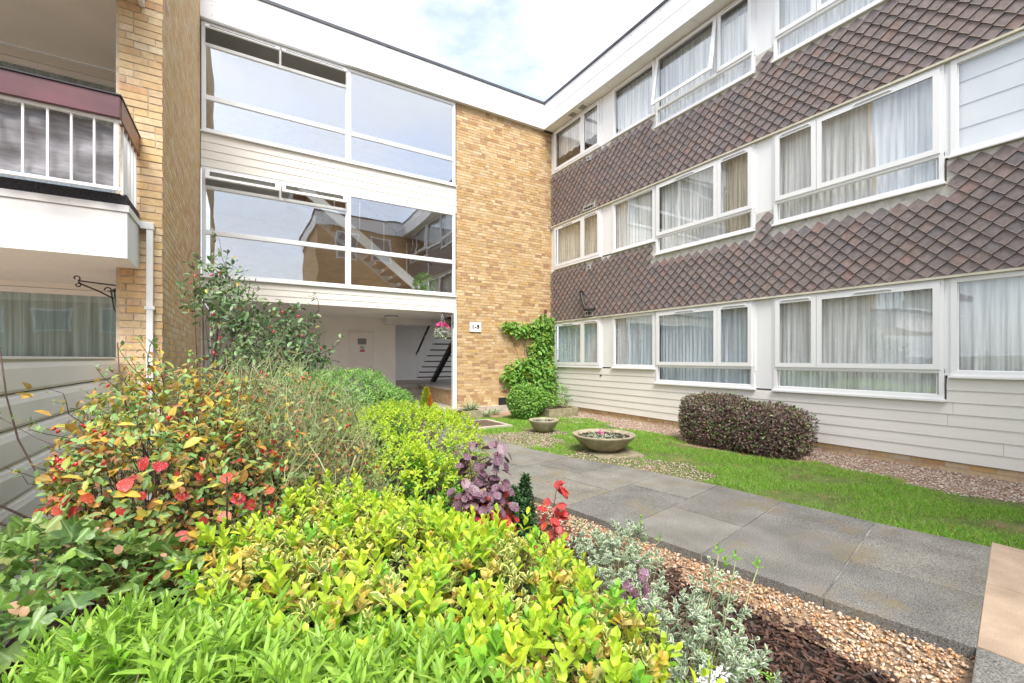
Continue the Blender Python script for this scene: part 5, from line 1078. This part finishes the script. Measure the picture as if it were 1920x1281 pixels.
def near(n, x0, x1, y0, y1, z, dz, pw=1.6): return np.column_stack([rng.uniform(x0, x1, n), y0+(y1-y0)*rng.random(n)**pw, z+rng.random(n)*dz])
def edge_noise(P, s=3): return .08*np.sin(P[:, 1]*s*2.1)+.05*np.sin(P[:, 1]*s*5.3+1)
P = near(17000, 1.7, 3.05, .3, 6, -.012, .012); P = P[(P[:, 0] > 2.38+.10*(P[:, 1] < 2)+edge_noise(P)-.13*np.clip(P[:, 1]-2.5, 0, 4))&(P[:, 0] < Lx(P[:, 1]))&(P[:, 1] > .64)]; scatter('gravel', P, rng.uniform(.006, .018, len(P))*rng.uniform(.7, 1.1, len(P)), mt['pebble'])
P = near(16000, 6.2, 7.62, .3, 10.2, -.014, .012, 1.5); P = P[P[:, 0] > 6.62+edge_noise(P, 1.2)-.35*(P[:, 1] > 7.5)-.15*(P[:, 1] < 2)]; P = P[~((P[:, 1] > 8.5)&(P[:, 0] < 7.2)&(P[:, 1] < 9.5)&(P[:, 0] > 6.2))]; scatter('gravel', P, rng.uniform(.010, .021, len(P)), mt['pebble2'])
def patch(P):
    x, y_ = P[:, 0], P[:, 1]; wv = .12*np.sin(y_*9+x*4)+.08*np.sin(x*17-y_*5); e = np.hypot
    return ((e((x-4.62)/.42, (y_-3.85)/.62)+wv < 1)|(e((x-4.5)/.62, (y_-4.75)/.5)+wv < 1)|(e((x-4.25)/.55, (y_-6.55)/.8)+wv < 1)|(x < Rx(y_)+.10+wv*.6*(y_ > 3))|(e((x-4.9)/.45, (y_-6.9)/.4)+wv < 1))&(y_ > 1.6)
P = near(17000, 3.6, 5.6, 1.6, 9.3, -.006, .008, .9); P = P[patch(P)&(P[:, 0] > Rx(P[:, 1]))&~((P[:, 0] > 3.9)&(P[:, 0] < 4.82)&(P[:, 1] > 7.84)&(P[:, 1] < 8.95))&(rng.random(len(P)) < .8)]; scatter('gravel', P, rng.uniform(.008, .017, len(P)), mt['pebble2'])
CH = (UB-.5)*[2.2, .55, .28]
P = near(16000, .6, 2.6, .3, 4.2, -.02, .022); P = P[P[:, 0] < 2.42+.10*(P[:, 1] < 2)+edge_noise(P)]; scatter('bark_mulch', P, rng.uniform(.008, .022, len(P)), mt['bark'], .35, CH)
for c_, r_ in (((4.75, 5.08), .40), ((4.95, 6.95), .22)):
    a = rng.random(700)*6.28; q = np.sqrt(rng.random(700))*r_; P = np.column_stack([c_[0]+q*np.cos(a), c_[1]+q*np.sin(a), np.full(700, .215 if r_ > .3 else .20)+rng.random(700)*.015]); scatter('potting_mulch', P, rng.uniform(.006, .014, 700), mt['bark'], .5, CH)
# small weeds in the mulch
P = np.array([(1.9,1.35,0),(2.0,1.1,0),(2.05,1.3,0),(1.7,.75,0),(2.1,1.0,0),(1.95,.85,0)])+[0, 0, .0]
for i, p_ in enumerate(P[:3]): plant('seedling', ['tiny green seedling in the dark mulch nearest the gravel', 'tiny green seedling in the mulch right of the silver shrub', 'tiny green seedling alone in the mulch beside the pebbles'][i], 'plant', tuple(p_), [(OVAL, lm['newg'], *shoots(p_[None]+rng.normal(0, .02, (5, 3))*[1, 1, 0], np.tile([0, 0, 1.], (5, 1)), 2, .02, 1.2, .8, .01))], 0)
# grass
def grass(n):
    P = np.column_stack([rng.uniform(3.6, 7.1, n), .3+(9.4-.3)*rng.random(n)**1.5, np.full(n, -.015)])
    lim = 6.62+edge_noise(P, 1.2)+.25*(P[:, 1] > 7)-.12*(P[:, 1] < 2); ok = (P[:, 0] < lim)
    nz_ = np.sin(P[:, 0]*5.1+P[:, 1]*2.3)+np.sin(P[:, 1]*3.7-P[:, 0]*2)+.8*np.sin(P[:, 1]*7.9+P[:, 0]*6.1)+rng.normal(0, .6, len(P))
    ok &= (P[:, 0] > Rx(P[:, 1])+.012)&(~patch(P)|(rng.random(n) < .05))
    ok &= (nz_ > -.95); ok &= ~((np.hypot(P[:, 0]-4.75, P[:, 1]-5.05) < .42))&~((P[:, 0] > 3.9)&(P[:, 0] < 4.82)&(P[:, 1] > 7.83)&(P[:, 1] < 8.95))&~(np.hypot((P[:, 0]-6.78)/.5, (P[:, 1]-4.15)/1.1) < 1)&~((P[:, 0] > 6.22)&(P[:, 1] > 8.5))
    P = P[ok]; nz_ = nz_[ok]; n = len(P); h = rng.uniform(.018, .048, n)*(1+.25*np.clip(nz_, -1, 2)); a = rng.random(n)*6.28; wd = rng.uniform(.0012, .0026, n)*(1+P[:, 1]*.12)
    lean = np.column_stack([rng.normal(0, .5, n), rng.normal(0, .5, n), np.ones(n)]); lean = norm(lean); sd_ = np.column_stack([np.cos(a), np.sin(a), np.zeros(n)])*wd[:, None]
    mid = P+lean*h[:, None]*.55; tip = P+lean*h[:, None]+np.column_stack([lean[:, 0], lean[:, 1], -np.ones(n)*.1])*h[:, None]*.45
    V = np.stack([P-sd_, P+sd_, mid+sd_*.8, mid-sd_*.8, tip+sd_*.15, tip-sd_*.15], 1); F = (np.array([[0, 1, 2, 3], [3, 2, 4, 5]])[None]+np.arange(n)[:, None, None]*6).reshape(-1, 4)
    return V.reshape(-1, 3), F, n
gm = leafmat('grass blade', [(.18,.42,.03),(.26,.54,.04),(.14,.33,.03),(.34,.58,.06),(.21,.48,.04),(.42,.44,.14),(.22,.40,.06),(.16,.36,.05)], trans=.4, rough=.5)
V, F, n = grass(175000); obj('grass', mesh_np('grass', V, F, gm, uv=np.full((len(V), 2), .3), rnd=np.repeat(rng.random(n), 6)), kind='stuff', label='short bright green lawn grass with bare patches')
# fallen leaves on the lawn
P = near(46, 4.75, 6.4, 1.2, 7.5, .012, .012, 1); M1, T1 = loose(P, np.tile([0, 0, 1.], (46, 1)), .045, 1.2)
for i in range(46):
    o = bpy.data.objects.new('fallen_leaf', LEAFM.setdefault('fall', mesh_np('fallen_leaf', OVAL[0], OVAL[1], lm['brown'], uv=OVAL[2]))); link(o); a = M1[i]; b = T1[i]
    o.matrix_basis = Matrix(((a[0,0],a[0,1],a[0,2],b[0]),(a[1,0],a[1,1],a[1,2],b[1]),(a[2,0],a[2,1],a[2,2],b[2]),(0,0,0,1))); tagp(o, label='small dry brown leaf fallen on the lawn', category='leaf', group='fallen leaves on the lawn')
